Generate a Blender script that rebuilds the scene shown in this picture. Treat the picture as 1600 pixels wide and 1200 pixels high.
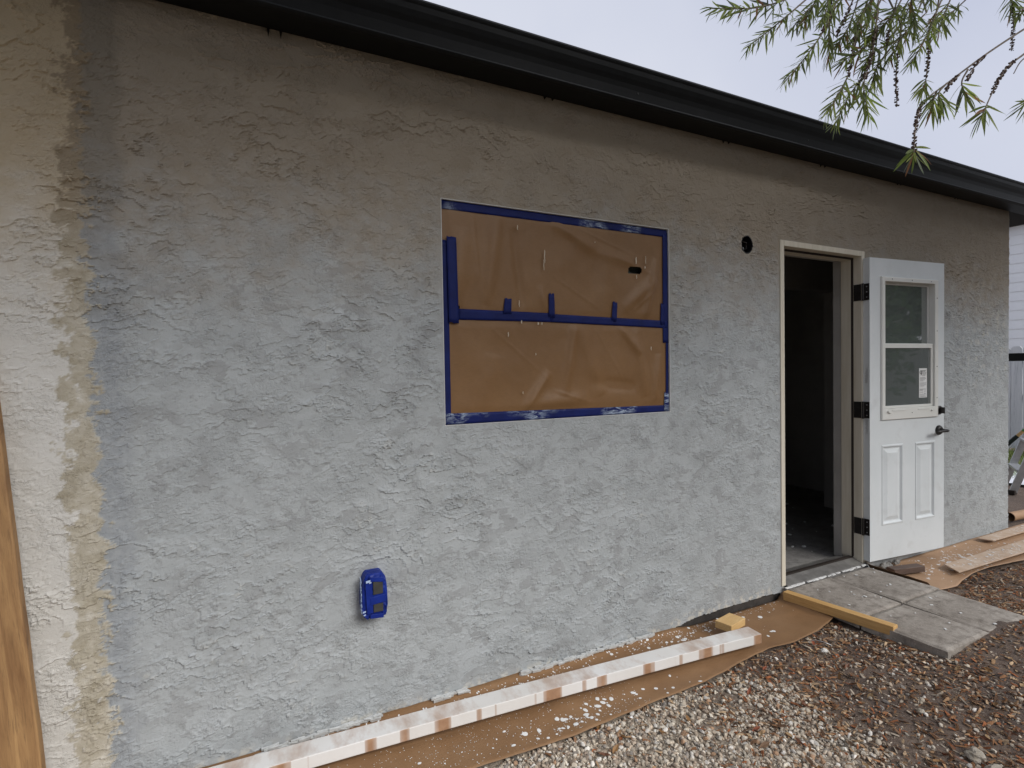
import bpy, bmesh, math, random
import numpy as np
from mathutils import Vector, Matrix

for o in list(bpy.data.objects):
    bpy.data.objects.remove(o, do_unlink=True)
scene = bpy.context.scene
COL = scene.collection
rnd = random.Random(7)
rng = np.random.default_rng(11)

# ------------------------------------------------------------------ camera
YAW, PITCH, ROLL = 0.46079, -0.022593, -0.016578
cf = Vector((math.sin(YAW)*math.cos(PITCH), math.cos(YAW)*math.cos(PITCH), math.sin(PITCH)))
cr = Vector((math.cos(YAW), -math.sin(YAW), 0)); cu = cr.cross(cf)
r2 = cr*math.cos(ROLL) + cu*math.sin(ROLL); u2 = -cr*math.sin(ROLL) + cu*math.cos(ROLL)
cam_d = bpy.data.cameras.new('camera'); cam = bpy.data.objects.new('camera', cam_d); COL.objects.link(cam)
M = Matrix((r2, u2, -cf)).transposed().to_4x4(); M.translation = Vector((0, -2.1663, 1.42)); cam.matrix_world = M
cam_d.sensor_fit = 'HORIZONTAL'; cam_d.sensor_width = 36; cam_d.lens = 36*833.68/1600
cam_d.clip_start = 0.02; cam_d.clip_end = 400
scene.camera = cam
scene.render.engine = 'CYCLES'; scene.cycles.max_bounces = 6; scene.cycles.diffuse_bounces = 3; scene.cycles.glossy_bounces = 3; scene.cycles.transmission_bounces = 4

# ------------------------------------------------------------------ sky, sun, exposure
SUN_EL, SUN_AZ = math.radians(36), math.radians(157)      # azimuth clockwise from +Y
world = bpy.data.worlds.new('World'); scene.world = world; world.use_nodes = True
wn = world.node_tree; wn.nodes.clear()
wo = wn.nodes.new('ShaderNodeOutputWorld'); bg = wn.nodes.new('ShaderNodeBackground')
sky = wn.nodes.new('ShaderNodeTexSky'); sky.sky_type = 'NISHITA'; sky.sun_disc = False
sky.sun_elevation = SUN_EL; sky.sun_rotation = SUN_AZ; sky.dust_density = 4.0
cl = wn.nodes.new('ShaderNodeTexNoise'); cl.inputs['Scale'].default_value = 1.6; cl.inputs['Detail'].default_value = 4
ramp = wn.nodes.new('ShaderNodeValToRGB')
ramp.color_ramp.elements[0].position = 0.3; ramp.color_ramp.elements[0].color = (5.5, 5.85, 7.2, 1)
ramp.color_ramp.elements[1].position = 0.72; ramp.color_ramp.elements[1].color = (7.4, 7.65, 8.5, 1)
tcw = wn.nodes.new('ShaderNodeTexCoord')
mixw = wn.nodes.new('ShaderNodeMixRGB'); mixw.inputs[0].default_value = 0.9
wn.links.new(tcw.outputs['Generated'], cl.inputs['Vector'])
wn.links.new(cl.outputs['Fac'], ramp.inputs[0])
wn.links.new(sky.outputs[0], mixw.inputs[1]); wn.links.new(ramp.outputs[0], mixw.inputs[2])
wn.links.new(mixw.outputs[0], bg.inputs[0]); bg.inputs[1].default_value = 0.05
wn.links.new(bg.outputs[0], wo.inputs[0])
sd = bpy.data.lights.new('sun', 'SUN'); sd.energy = 1.5; sd.angle = math.radians(34); sd.color = (1.0, 0.985, 0.965)
sun = bpy.data.objects.new('sun', sd); COL.objects.link(sun); sun.location = (0, -6, 12)
sdir = Vector((math.sin(SUN_AZ)*math.cos(SUN_EL), math.cos(SUN_AZ)*math.cos(SUN_EL), math.sin(SUN_EL)))
sun.rotation_euler = sdir.to_track_quat('Z', 'Y').to_euler()
vs = scene.view_settings
vs.view_transform = 'Standard'; vs.look = 'None'; vs.exposure = 1.1; vs.gamma = 1.0; vs.use_curve_mapping = False

# ------------------------------------------------------------------ helpers: noise
class Noise:
    def __init__(s, seed):
        r = np.random.default_rng(seed); a = r.random((256, 256))*2*np.pi
        s.g = np.stack([np.cos(a), np.sin(a)], -1)
    def __call__(s, x, y):
        x = np.asarray(x, float); y = np.asarray(y, float)
        xi = np.floor(x).astype(int); yi = np.floor(y).astype(int); fx = x-xi; fy = y-yi
        def d(i, j):
            g = s.g[(xi+i) & 255, (yi+j) & 255]; return g[..., 0]*(fx-i)+g[..., 1]*(fy-j)
        u = fx*fx*fx*(fx*(fx*6-15)+10); v = fy*fy*fy*(fy*(fy*6-15)+10)
        a = d(0, 0); b = d(1, 0); c = d(0, 1); e = d(1, 1)
        return 1.5*((a+(b-a)*u)*(1-v)+(c+(e-c)*u)*v)
    def fbm(s, x, y, o=4, g=.5):
        t = 0; a = 1; n = 0
        for k in range(o):
            t = t+a*s(x*2**k+17.3*k, y*2**k+5.1*k); n += a; a *= g
        return t/n
def sstep(a, b, x):
    t = np.clip((x-a)/(b-a), 0, 1); return t*t*(3-2*t)
N1, N2, N3, N4, N5, N6 = [Noise(i) for i in range(1, 7)]

# ------------------------------------------------------------------ helpers: materials
def lk(nt, a, b): nt.links.new(a, b)
def base_mat(name):
    m = bpy.data.materials.new(name); m.use_nodes = True
    return m, m.node_tree, m.node_tree.nodes['Principled BSDF']
def noise_node(nt, scale, detail=4, rough=.5, stretch=None, dist=0, coord='Object'):
    tc = nt.nodes.new('ShaderNodeTexCoord'); n = nt.nodes.new('ShaderNodeTexNoise')
    n.inputs['Scale'].default_value = scale; n.inputs['Detail'].default_value = detail
    n.inputs['Roughness'].default_value = rough; n.inputs['Distortion'].default_value = dist
    if stretch:
        mp = nt.nodes.new('ShaderNodeMapping'); mp.inputs['Scale'].default_value = stretch
        lk(nt, tc.outputs[coord], mp.inputs[0]); lk(nt, mp.outputs[0], n.inputs['Vector'])
    else: lk(nt, tc.outputs[coord], n.inputs['Vector'])
    return n
def ramp_node(nt, src, stops):
    r = nt.nodes.new('ShaderNodeValToRGB'); el = r.color_ramp.elements
    while len(el) < len(stops): el.new(.5)
    for e, (p, c) in zip(el, stops):
        e.position = p; e.color = (c, c, c, 1) if isinstance(c, (int, float)) else (*c, 1)
    lk(nt, src, r.inputs[0]); return r
def mix(nt, fac, a, b):
    m = nt.nodes.new('ShaderNodeMixRGB')
    for s, v in ((0, fac), (1, a), (2, b)):
        if hasattr(v, 'links'): lk(nt, v, m.inputs[s])
        else: m.inputs[s].default_value = v if isinstance(v, (int, float)) and s == 0 else (*v, 1)
    return m.outputs[0]
def math_node(nt, op, a, b=None, clamp=False):
    m = nt.nodes.new('ShaderNodeMath'); m.operation = op; m.use_clamp = clamp
    for i, v in enumerate((a, b)):
        if v is None: continue
        if hasattr(v, 'links'): lk(nt, v, m.inputs[i])
        else: m.inputs[i].default_value = v
    return m.outputs[0]
def bump(nt, bs, h, strength=.5, dist=.01, prev=None):
    b = nt.nodes.new('ShaderNodeBump'); b.inputs['Strength'].default_value = strength
    b.inputs['Distance'].default_value = dist; lk(nt, h, b.inputs['Height'])
    if prev is not None: lk(nt, prev, b.inputs['Normal'])
    lk(nt, b.outputs[0], bs.inputs['Normal']); return b.outputs[0]
def pbr(name, c1, c2=None, scale=8, stretch=None, rough=.6, spec=.4, metal=0, bs=None, c3=None, contrast=(.35, .65), dist=0):
    """two-tone procedural material with optional fine relief bs = (scale, strength, distance)"""
    m, nt, b = base_mat(name)
    b.inputs['Roughness'].default_value = rough; b.inputs['Specular IOR Level'].default_value = spec
    b.inputs['Metallic'].default_value = metal
    if c2:
        n = noise_node(nt, scale, 5, .6, stretch, dist); r = ramp_node(nt, n.outputs['Fac'], [(contrast[0], c1), (contrast[1], c2)])
        out = r.outputs[0]
        if c3:
            n3 = noise_node(nt, scale*3.7, 4, .6, stretch); f = ramp_node(nt, n3.outputs['Fac'], [(.55, 0.0), (.7, 1.0)])
            out = mix(nt, f.outputs[0], out, c3)
        lk(nt, out, b.inputs['Base Color'])
    else: b.inputs['Base Color'].default_value = (*c1, 1)
    if bs:
        n = noise_node(nt, bs[0], 4, .6, stretch if len(bs) > 3 else None); bump(nt, b, n.outputs['Fac'], bs[1], bs[2])
    return m
def attr_mat(name, rough=.85, spec=.25, bs=None, mul=None):
    m, nt, b = base_mat(name); a = nt.nodes.new('ShaderNodeAttribute'); a.attribute_name = 'col'
    out = a.outputs['Color']
    if mul:
        n = noise_node(nt, mul[0], 4, .65); r = ramp_node(nt, n.outputs['Fac'], [(.3, mul[1]), (.7, mul[2])])
        mm = nt.nodes.new('ShaderNodeMixRGB'); mm.blend_type = 'MULTIPLY'; mm.inputs[0].default_value = 1
        lk(nt, out, mm.inputs[1]); lk(nt, r.outputs[0], mm.inputs[2]); out = mm.outputs[0]
    lk(nt, out, b.inputs['Base Color']); b.inputs['Roughness'].default_value = rough; b.inputs['Specular IOR Level'].default_value = spec
    if bs:
        n = noise_node(nt, bs[0], 3, .6); bump(nt, b, n.outputs['Fac'], bs[1], bs[2])
    return m

# ------------------------------------------------------------------ helpers: objects
def finish(o, parent=None, label=None, cat=None, group=None, kind=None):
    COL.objects.link(o)
    if parent is not None: o.parent = parent
    for k, v in (('label', label), ('category', cat), ('group', group), ('kind', kind)):
        if v: o[k] = v
    return o
def thing(name, label, cat, loc=(0, 0, 0), rot=(0, 0, 0), group=None, parent=None):
    o = bpy.data.objects.new(name, None); o.empty_display_size = .05
    o.location = loc; o.rotation_euler = rot
    return finish(o, parent, label, cat, group)
class MB:
    def __init__(s): s.v = []; s.f = []
    def add(s, vs, fs):
        n = len(s.v); s.v += [tuple(v) for v in vs]; s.f += [tuple(i+n for i in f) for f in fs]; return s
    def box(s, x0, x1, y0, y1, z0, z1):
        return s.add([(x0, y0, z0), (x1, y0, z0), (x1, y1, z0), (x0, y1, z0), (x0, y0, z1), (x1, y0, z1), (x1, y1, z1), (x0, y1, z1)],
                     [(3, 2, 1, 0), (4, 5, 6, 7), (0, 1, 5, 4), (1, 2, 6, 5), (2, 3, 7, 6), (3, 0, 4, 7)])
    def obox(s, c, ax, ay, az):
        c, ax, ay, az = map(Vector, (c, ax, ay, az))
        pts = [c+ax*a+ay*b+az*d for d in (-1, 1) for a, b in ((-1, -1), (1, -1), (1, 1), (-1, 1))]
        return s.add(pts, [(3, 2, 1, 0), (4, 5, 6, 7), (0, 1, 5, 4), (1, 2, 6, 5), (2, 3, 7, 6), (3, 0, 4, 7)])
    def tube(s, pts, rad, n=8, cap=True):
        pts = [Vector(p) for p in pts]; rad = rad if isinstance(rad, (list, tuple)) else [rad]*len(pts)
        b = len(s.v); up = None
        for i, p in enumerate(pts):
            t = (pts[min(i+1, len(pts)-1)]-pts[max(i-1, 0)]).normalized()
            if up is None: up = t.orthogonal().normalized()
            up = (up-t*up.dot(t)).normalized(); w = t.cross(up)
            for k in range(n):
                a = 2*math.pi*k/n; s.v.append(tuple(p+(up*math.cos(a)+w*math.sin(a))*rad[i]))
        for i in range(len(pts)-1):
            for k in range(n):
                a = b+i*n+k; c = b+i*n+(k+1) % n; s.f.append((a, c, c+n, a+n))
        if cap:
            s.f.append(tuple(b+k for k in range(n))[::-1]); e = b+(len(pts)-1)*n; s.f.append(tuple(e+k for k in range(n)))
        return s
    def extrude_x(s, prof, x0, x1, closed=True):
        n = len(prof); b = len(s.v)
        for x in (x0, x1): s.v += [(x, y, z) for y, z in prof]
        for k in range(n if closed else n-1):
            j = (k+1) % n; s.f.append((b+k, b+j, b+n+j, b+n+k))
        if closed: s.f.append(tuple(b+k for k in range(n))); s.f.append(tuple(b+n+k for k in range(n))[::-1])
        return s
    def build(s, name, m, parent=None, loc=None, label=None, cat=None, group=None, kind=None, smooth=False, bevel=0, local=False):
        """vertices are world coordinates unless local; loc = origin of a top-level mesh"""
        if not local:
            off = Vector(loc) if loc is not None else (parent.location.copy() if parent is not None else Vector((0, 0, 0)))
            if parent is not None and parent.parent is not None: off = off + parent.parent.location
            vs_ = [(a-off[0], b-off[1], c-off[2]) for a, b, c in s.v]
        else: vs_ = s.v
        me = bpy.data.meshes.new(name); me.from_pydata(vs_, [], s.f); me.materials.append(m); me.update()
        bm = bmesh.new(); bm.from_mesh(me); bmesh.ops.recalc_face_normals(bm, faces=bm.faces); bm.to_mesh(me); bm.free()
        if smooth:
            for p in me.polygons: p.use_smooth = True
        o = bpy.data.objects.new(name, me)
        if loc is not None: o.location = loc
        finish(o, parent, label, cat, group, kind)
        if bevel:
            md = o.modifiers.new('bevel', 'BEVEL'); md.width = bevel; md.segments = 2; md.limit_method = 'ANGLE'
        return o
def np_mesh(name, v, f, m, parent=None, smooth=False, attrs=None, **kw):
    """large mesh from arrays (f: n x 3 or n x 4)"""
    me = bpy.data.meshes.new(name); v = np.asarray(v, np.float32); f = np.asarray(f, np.int32)
    me.vertices.add(len(v)); me.vertices.foreach_set('co', v.ravel())
    k = f.shape[1]; me.loops.add(f.size); me.loops.foreach_set('vertex_index', f.ravel())
    me.polygons.add(len(f)); me.polygons.foreach_set('loop_start', np.arange(0, f.size, k, dtype=np.int32))
    me.polygons.foreach_set('loop_total', np.full(len(f), k, np.int32))
    me.polygons.foreach_set('use_smooth', np.full(len(f), smooth))
    me.materials.append(m); me.update(calc_edges=True); me.validate()
    for an, (typ, arr) in (attrs or {}).items():
        a = me.attributes.new(an, typ, 'POINT')
        a.data.foreach_set('color' if typ == 'FLOAT_COLOR' else 'value', np.asarray(arr, np.float32).ravel())
    o = bpy.data.objects.new(name, me); return finish(o, parent, **kw)
def grid_faces(nu, nv, keep=None):
    i, j = np.meshgrid(np.arange(nu-1), np.arange(nv-1), indexing='ij')
    a = i*nv+j; f = np.stack([a, a+nv, a+nv+1, a+1], -1)
    return f[keep] if keep is not None else f.reshape(-1, 4)
def compact(v, f, *arr):
    u, inv = np.unique(f, return_inverse=True); return (v[u], inv.reshape(f.shape)) + tuple(a[u] for a in arr)
def lines(*segs):
    out = []
    for a, b, d in segs: n = max(1, int(round((b-a)/d))); out += list(np.linspace(a, b, n+1)[:-1])
    return np.array(out+[segs[-1][1]])

# ------------------------------------------------------------------ stucco relief
def stucco(u, v):
    """height (m) of a hand trowelled skip stucco over a vertical wall: u along it, v up"""
    reg = .50+.75*sstep(-.28, .28, N6.fbm(u*1.1+70, v*1.5, 3)); u = u*1.42; v = v*1.42
    big = N1.fbm(u*1.7, v*2.0, 3)
    w = N2.fbm(u*3.4+4, v*3.9, 5, .58)
    j = N3.fbm(u*24, v*26, 3, .6)
    p = v/.098+2.2*w+.26*j+.6*big
    s = 1-(p-np.floor(p)); lip = s**4.5
    m1 = sstep(-.12, .12, N4.fbm(u*3.2+9, v*4.4, 3))
    p2 = v/.15+.35*u+2.7*N5.fbm(u*4.6, v*5.4+3, 5, .6)+.26*j
    s2 = 1-(p2-np.floor(p2)); m2 = sstep(-.08, .14, N6.fbm(u*3.6, v*4.4+8, 3))
    isl = sstep(-.010, .010, N5.fbm(u*7+3, v*9.5, 5, .62)-.07); is2 = sstep(-.012, .012, N2.fbm(u*13+33, v*17, 4, .62)-.12); is3 = sstep(-.02, .02, N4.fbm(u*27+33, v*32, 3, .6)-.12)
    m3 = sstep(.0, .16, N2.fbm(u*4.5+20, v*5.5, 4)); rough = np.abs(N6.fbm(u*46, v*52, 3, .65))
    h = reg*(.0047*lip*m1+.0041*(s2**5)*m2)+.0013*isl+.0010*is2*(.3+.7*m3)+.0006*is3*m3-.0030*rough*m3*(1-.8*isl)+.0006*big+.0003*j
    return h, m3, isl
def wallmat(name):
    """grey primer brushed over rough stucco, thin and patchy in places; browner top partly painted shade"""
    m, nt, b = base_mat(name)
    n1 = noise_node(nt, 5.5, 6, .66, (1, 1, 1.4), .6); n2 = noise_node(nt, 19, 5, .66, (1, 1, 1.25), .4); n3 = noise_node(nt, 1.1, 3)
    c = ramp_node(nt, n1.outputs['Fac'], [(.34, (.340, .357, .360)), (.50, (.380, .399, .403)), (.66, (.410, .430, .436))]).outputs[0]
    f = ramp_node(nt, n2.outputs['Fac'], [(.575, 0.0), (.615, .6)]).outputs[0]
    c = mix(nt, f, c, (.285, .294, .290))
    a = nt.nodes.new('ShaderNodeAttribute'); a.attribute_name = 'scuff'
    c = mix(nt, a.outputs['Fac'], c, (.56, .54, .48))
    i_ = nt.nodes.new('ShaderNodeAttribute'); i_.attribute_name = 'plateau'
    c = mix(nt, i_.outputs['Fac'], c, (.285, .292, .292))
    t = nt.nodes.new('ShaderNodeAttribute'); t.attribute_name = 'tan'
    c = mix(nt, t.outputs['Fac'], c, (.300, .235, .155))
    A_ = {}
    for an in ('patch', 'white', 'cut'):
        A_[an] = nt.nodes.new('ShaderNodeAttribute'); A_[an].attribute_name = an
    tf = math_node(nt, 'MULTIPLY', t.outputs['Fac'], 1.2, True)  # same painted top shade carried into the cut, patch and white coats
    na = noise_node(nt, 12, 6, .65, None, .5); nb = noise_node(nt, 28, 5, .65, None, .5); nc = noise_node(nt, 3, 4)
    c = mix(nt, math_node(nt, 'MULTIPLY', A_['cut'].outputs['Fac'], .75), c, mix(nt, tf, ramp_node(nt, nb.outputs['Fac'], [(.35, (.255, .272, .288)), (.6, (.33, .347, .36))]).outputs[0], (.215, .185, .14)))
    pc = ramp_node(nt, na.outputs['Fac'], [(.35, (.36, .32, .24)), (.55, (.47, .43, .35)), (.68, (.56, .53, .46))]).outputs[0]
    c = mix(nt, A_['patch'].outputs['Fac'], c, mix(nt, tf, pc, (.27, .21, .135)))
    wc = ramp_node(nt, nc.outputs['Fac'], [(.3, (.57, .545, .495)), (.7, (.63, .615, .58))]).outputs[0]
    c = mix(nt, A_['white'].outputs['Fac'], c, mix(nt, tf, wc, (.44, .35, .225)))
    lk(nt, c, b.inputs['Base Color']); b.inputs['Roughness'].default_value = .8; b.inputs['Specular IOR Level'].default_value = .22
    s1 = noise_node(nt, 150, 4, .7); s2 = noise_node(nt, 46, 5, .72, (1, 1, 1.2), 1.0); s3 = noise_node(nt, 92, 3, .6, None, .6); mk_ = noise_node(nt, 6.5, 4, .6)
    r2_ = ramp_node(nt, s2.outputs['Fac'], [(.41, 0.0), (.45, .6), (.60, .72), (.63, 1.0)])
    r3_ = math_node(nt, 'MULTIPLY', ramp_node(nt, s3.outputs['Fac'], [(.44, 0.0), (.52, 1.0)]).outputs[0], ramp_node(nt, mk_.outputs['Fac'], [(.47, .0), (.57, 1.0)]).outputs[0])
    p = bump(nt, b, r2_.outputs[0], .42, .0024); p = bump(nt, b, r3_, .6, .0024, p); bump(nt, b, s1.outputs['Fac'], .3, .0018, p)
    return m
M_WALL = wallmat('primed_stucco')
# ------------------------------------------------------------------ common materials
M_BLACK = pbr('black_gutter_paint', (.0038, .0042, .0044), (.0062, .0066, .0068), 14, rough=.5, spec=.22, bs=(30, .08, .002))
M_DARK = pbr('dark_soffit', (.012, .012, .012), rough=.8)
M_CREAM = pbr('primed_pine', (.60, .545, .43), (.68, .63, .52), 5, (8, 8, .6), .55, .35, bs=(60, .1, .001))
M_DOORW = pbr('white_door_paint', (.66, .695, .70), (.725, .755, .762), 2.2, rough=.45, spec=.35, bs=(90, .06, .0008), c3=(.64, .665, .665))
M_LITE = pbr('lite_frame_plastic', (.70, .70, .655), (.74, .74, .70), 6, rough=.45, bs=(80, .05, .0006))
M_BRONZE = pbr('dark_bronze_metal', (.018, .016, .015), (.03, .027, .025), 40, rough=.45, spec=.5, metal=.4)
M_RUBBER = pbr('brown_weatherstrip', (.03, .022, .018), rough=.6)
M_SILVER = pbr('aluminium', (.50, .51, .52), (.62, .63, .64), 20, rough=.38, metal=.75)
def glassmat():
    m, nt, b = base_mat('window_glass'); b.inputs['Base Color'].default_value = (.155, .178, .168, 1)
    b.inputs['Roughness'].default_value = .03; b.inputs['Specular IOR Level'].default_value = .9; b.inputs['IOR'].default_value = 2.3
    b.inputs['Transmission Weight'].default_value = .25
    n = noise_node(nt, 3.0, 2); bump(nt, b, n.outputs['Fac'], .04, .01); return m
M_GLASS = glassmat()
def tapemat(name, smear, off=0):
    m, nt, b = base_mat(name)
    n = noise_node(nt, 12, 4); c = ramp_node(nt, n.outputs['Fac'], [(.3, (.004, .009, .075)), (.7, (.006, .015, .115))]).outputs[0]
    if smear:
        a = noise_node(nt, 3.1, 2, .5, (1, 1, 1)); k = noise_node(nt, 60, 6, .75, (.35, 1, 1.2), .8)
        for nd in nt.nodes:
            if nd.type == 'MAPPING': nd.inputs['Location'].default_value = (off, off*.7, off*1.3)
        f = math_node(nt, 'MULTIPLY', ramp_node(nt, a.outputs['Fac'], [(smear, 0.0), (smear+.08, 1.0)]).outputs[0],
                      ramp_node(nt, k.outputs['Fac'], [(.46, 0.0), (.58, .85)]).outputs[0])
        c = mix(nt, f, c, (.42, .50, .60))
    lk(nt, c, b.inputs['Base Color']); b.inputs['Roughness'].default_value = .6; b.inputs['Specular IOR Level'].default_value = .2
    k2 = noise_node(nt, 45, 3, .6); bump(nt, b, k2.outputs['Fac'], .25, .002); return m
M_TAPE = tapemat('blue_painters_tape', 0); M_TAPES = tapemat('paint_smeared_tape', .535, 3.3); M_TAPET = tapemat('lightly_smeared_tape', .53, 8.7)
def papermat(name, a, b2, gloss=.55):
    m, nt, b = base_mat(name); n = noise_node(nt, 4, 5, .6); f = noise_node(nt, 220, 2, .6, (.25, 1, 1))
    c = ramp_node(nt, n.outputs['Fac'], [(.3, a), (.7, b2)]).outputs[0]
    c = mix(nt, ramp_node(nt, f.outputs['Fac'], [(.4, 0.0), (.8, .25)]).outputs[0], c, tuple(x*.6 for x in a))
    lk(nt, c, b.inputs['Base Color']); b.inputs['Roughness'].default_value = gloss; b.inputs['Specular IOR Level'].default_value = .35
    k = noise_node(nt, 14, 4, .6); bump(nt, b, k.outputs['Fac'], .25, .004); return m
M_KRAFT = papermat('kraft_paper', (.200, .104, .040), (.232, .126, .052), .5)
M_KRAFTG = papermat('floor_kraft_paper', (.225, .122, .056), (.285, .165, .082), .6)
M_KRAFTP = papermat('pale_kraft_paper', (.36, .22, .125), (.45, .29, .18), .6)
M_SPAT = pbr('white_paint_spots', (.74, .74, .72), (.80, .80, .79), 60, rough=.5)
M_DRIP = pbr('cream_paint_drips', (.66, .60, .48), rough=.5)
def woodmat(name, a, b2, knot, axis=(1.2, 14, 14), sc=3.0, rough=.6):
    m, nt, b = base_mat(name); n = noise_node(nt, sc, 6, .65, axis, 1.2); g = noise_node(nt, sc*6, 4, .7, axis, .3); kn = noise_node(nt, 2.2, 3)
    c = ramp_node(nt, n.outputs['Fac'], [(.3, a), (.7, b2)]).outputs[0]
    c = mix(nt, ramp_node(nt, g.outputs['Fac'], [(.5, 0.0), (.75, .55)]).outputs[0], c, knot)
    c = mix(nt, ramp_node(nt, kn.outputs['Fac'], [(.60, 0.0), (.72, .5)]).outputs[0], c, knot)
    lk(nt, c, b.inputs['Base Color']); b.inputs['Roughness'].default_value = rough
    bump(nt, b, g.outputs['Fac'], .2, .002); return m
M_PINE = woodmat('fresh_pine', (.52, .30, .105), (.66, .42, .17), (.40, .20, .06))
M_PINEY = woodmat('yellow_pine', (.60, .38, .15), (.70, .48, .22), (.48, .27, .10))
M_PLANK = woodmat('weathered_plank', (.22, .11, .042), (.45, .265, .11), (.085, .042, .018), (14, 2.5, 1.0), 2.2)
M_SCRAP = woodmat('dark_scrap_wood', (.07, .045, .035), (.13, .085, .065), (.04, .03, .02))
def stripmat():
    """board brushed white, bare brown wood showing through in bands across it"""
    m, nt, b = base_mat('half_painted_board'); tc = nt.nodes.new('ShaderNodeTexCoord')
    mp = nt.nodes.new('ShaderNodeMapping'); mp.inputs['Scale'].default_value = (8.5, .4, 0); lk(nt, tc.outputs['Object'], mp.inputs[0])
    n = nt.nodes.new('ShaderNodeTexNoise'); n.inputs['Scale'].default_value = 1.0; n.inputs['Detail'].default_value = 2.5; n.inputs['Roughness'].default_value = .5
    lk(nt, mp.outputs[0], n.inputs['Vector'])
    geo = nt.nodes.new('ShaderNodeNewGeometry'); sep = nt.nodes.new('ShaderNodeSeparateXYZ'); lk(nt, geo.outputs['True Normal'], sep.inputs[0])
    side = ramp_node(nt, n.outputs['Fac'], [(.515, 0.0), (.53, .6), (.60, .95)]).outputs[0]
    n2 = noise_node(nt, 9, 5, .65, (1, .5, 1)); top = ramp_node(nt, n2.outputs['Fac'], [(.44, 0.0), (.68, .60)]).outputs[0]
    tf = ramp_node(nt, sep.outputs['Z'], [(.4, 0.0), (.6, 1.0)]).outputs[0]
    f = mix(nt, tf, side, top)
    w = noise_node(nt, 30, 5, .6); wood = ramp_node(nt, w.outputs['Fac'], [(.3, (.30, .15, .07)), (.7, (.42, .24, .13))]).outputs[0]
    wh = ramp_node(nt, noise_node(nt, 4, 4).outputs['Fac'], [(.3, (.70, .68, .64)), (.7, (.78, .77, .75))]).outputs[0]
    lk(nt, mix(nt, f, wh, wood), b.inputs['Base Color']); b.inputs['Roughness'].default_value = .55
    bump(nt, b, w.outputs['Fac'], .15, .002); return m
M_STRIP = stripmat()
def concmat(name, a, b2, c3):
    m, nt, b = base_mat(name); n = noise_node(nt, 4.5, 6, .65); s = noise_node(nt, 130, 3, .7); k = noise_node(nt, 15, 5, .7)
    c = ramp_node(nt, n.outputs['Fac'], [(.32, a), (.68, b2)]).outputs[0]
    c = mix(nt, ramp_node(nt, k.outputs['Fac'], [(.46, 0.0), (.68, .8)]).outputs[0], c, c3)
    c = mix(nt, ramp_node(nt, s.outputs['Fac'], [(.58, 0.0), (.68, .5)]).outputs[0], c, tuple(x*1.5 for x in b2))
    lk(nt, c, b.inputs['Base Color']); b.inputs['Roughness'].default_value = .85
    bump(nt, b, s.outputs['Fac'], .45, .003); return m
M_PAVER = concmat('old_concrete_paver', (.225, .196, .166), (.405, .366, .320), (.125, .103, .083))
M_SLAB = concmat('dusty_slab', (.20, .19, .18), (.30, .29, .27), (.13, .12, .115))
M_FOOT = concmat('dirty_footing', (.035, .03, .026), (.07, .06, .052), (.02, .018, .016))
M_DRYWALL = pbr('unpainted_drywall', (.34, .325, .30), (.42, .405, .38), 3, rough=.9)
M_BARK = pbr('grey_bark', (.10, .075, .055), (.20, .16, .125), 30, (1, 1, .3), .9, bs=(60, .5, .01))

# ------------------------------------------------------------------ the ground
def gz(x, y):
    base = .010*N1.fbm(np.asarray(x)*1.3+3, np.asarray(y)*1.3, 3)+.006*N2.fbm(np.asarray(x)*7, np.asarray(y)*7, 3)
    near = np.exp(-((np.asarray(x)-3.4)**2/.45+(np.asarray(y)+.92)**2/.13))
    return base-.004+.078*near
gx = np.concatenate([-np.geomspace(120, 1.2, 16), lines((-1, 6.4, .03), (6.4, 9, .08)), np.geomspace(9.4, 140, 18)])
gy = np.concatenate([-np.geomspace(120, 3.3, 16), lines((-3, .12, .03), (.12, 2, .15)), np.geomspace(2.4, 140, 16)])
GX, GY = np.meshgrid(gx, gy, indexing='ij')
fade = np.exp(-np.maximum(0, np.abs(GX-2.5)-6)/6)*np.exp(-np.maximum(0, np.abs(GY+1)-4)/6)
def groundmat():
    m, nt, b = base_mat('damp_soil'); n = noise_node(nt, 2.2, 6, .65); k = noise_node(nt, 38, 5, .7); s = noise_node(nt, 120, 3, .7)
    c = ramp_node(nt, n.outputs['Fac'], [(.32, (.066, .047, .038)), (.52, (.118, .083, .064)), (.7, (.19, .142, .108))]).outputs[0]
    c = mix(nt, ramp_node(nt, k.outputs['Fac'], [(.5, 0.0), (.7, .7)]).outputs[0], c, (.17, .12, .08))
    c = mix(nt, ramp_node(nt, s.outputs['Fac'], [(.60, 0.0), (.68, .8)]).outputs[0], c, (.38, .33, .27))
    gt = nt.nodes.new('ShaderNodeAttribute'); gt.attribute_name = 'grit'
    c = mix(nt, gt.outputs['Fac'], c, ramp_node(nt, s.outputs['Fac'], [(.35, (.15, .115, .085)), (.62, (.42, .36, .28))]).outputs[0])
    lk(nt, c, b.inputs['Base Color']); b.inputs['Roughness'].default_value = .85
    p = bump(nt, b, k.outputs['Fac'], .6, .012); bump(nt, b, s.outputs['Fac'], .5, .005, p); return m
np_mesh('ground', np.stack([GX, GY, gz(GX, GY)*fade], -1).reshape(-1, 3), grid_faces(len(gx), len(gy)), groundmat(), smooth=True, kind='structure', attrs={'grit': ('FLOAT', .85*(1-sstep(.0, .75, (GX-1.55)+.35*(GY+.75)+.55*N2.fbm(GX*2.3, GY*2.3, 4))).ravel())})

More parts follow.
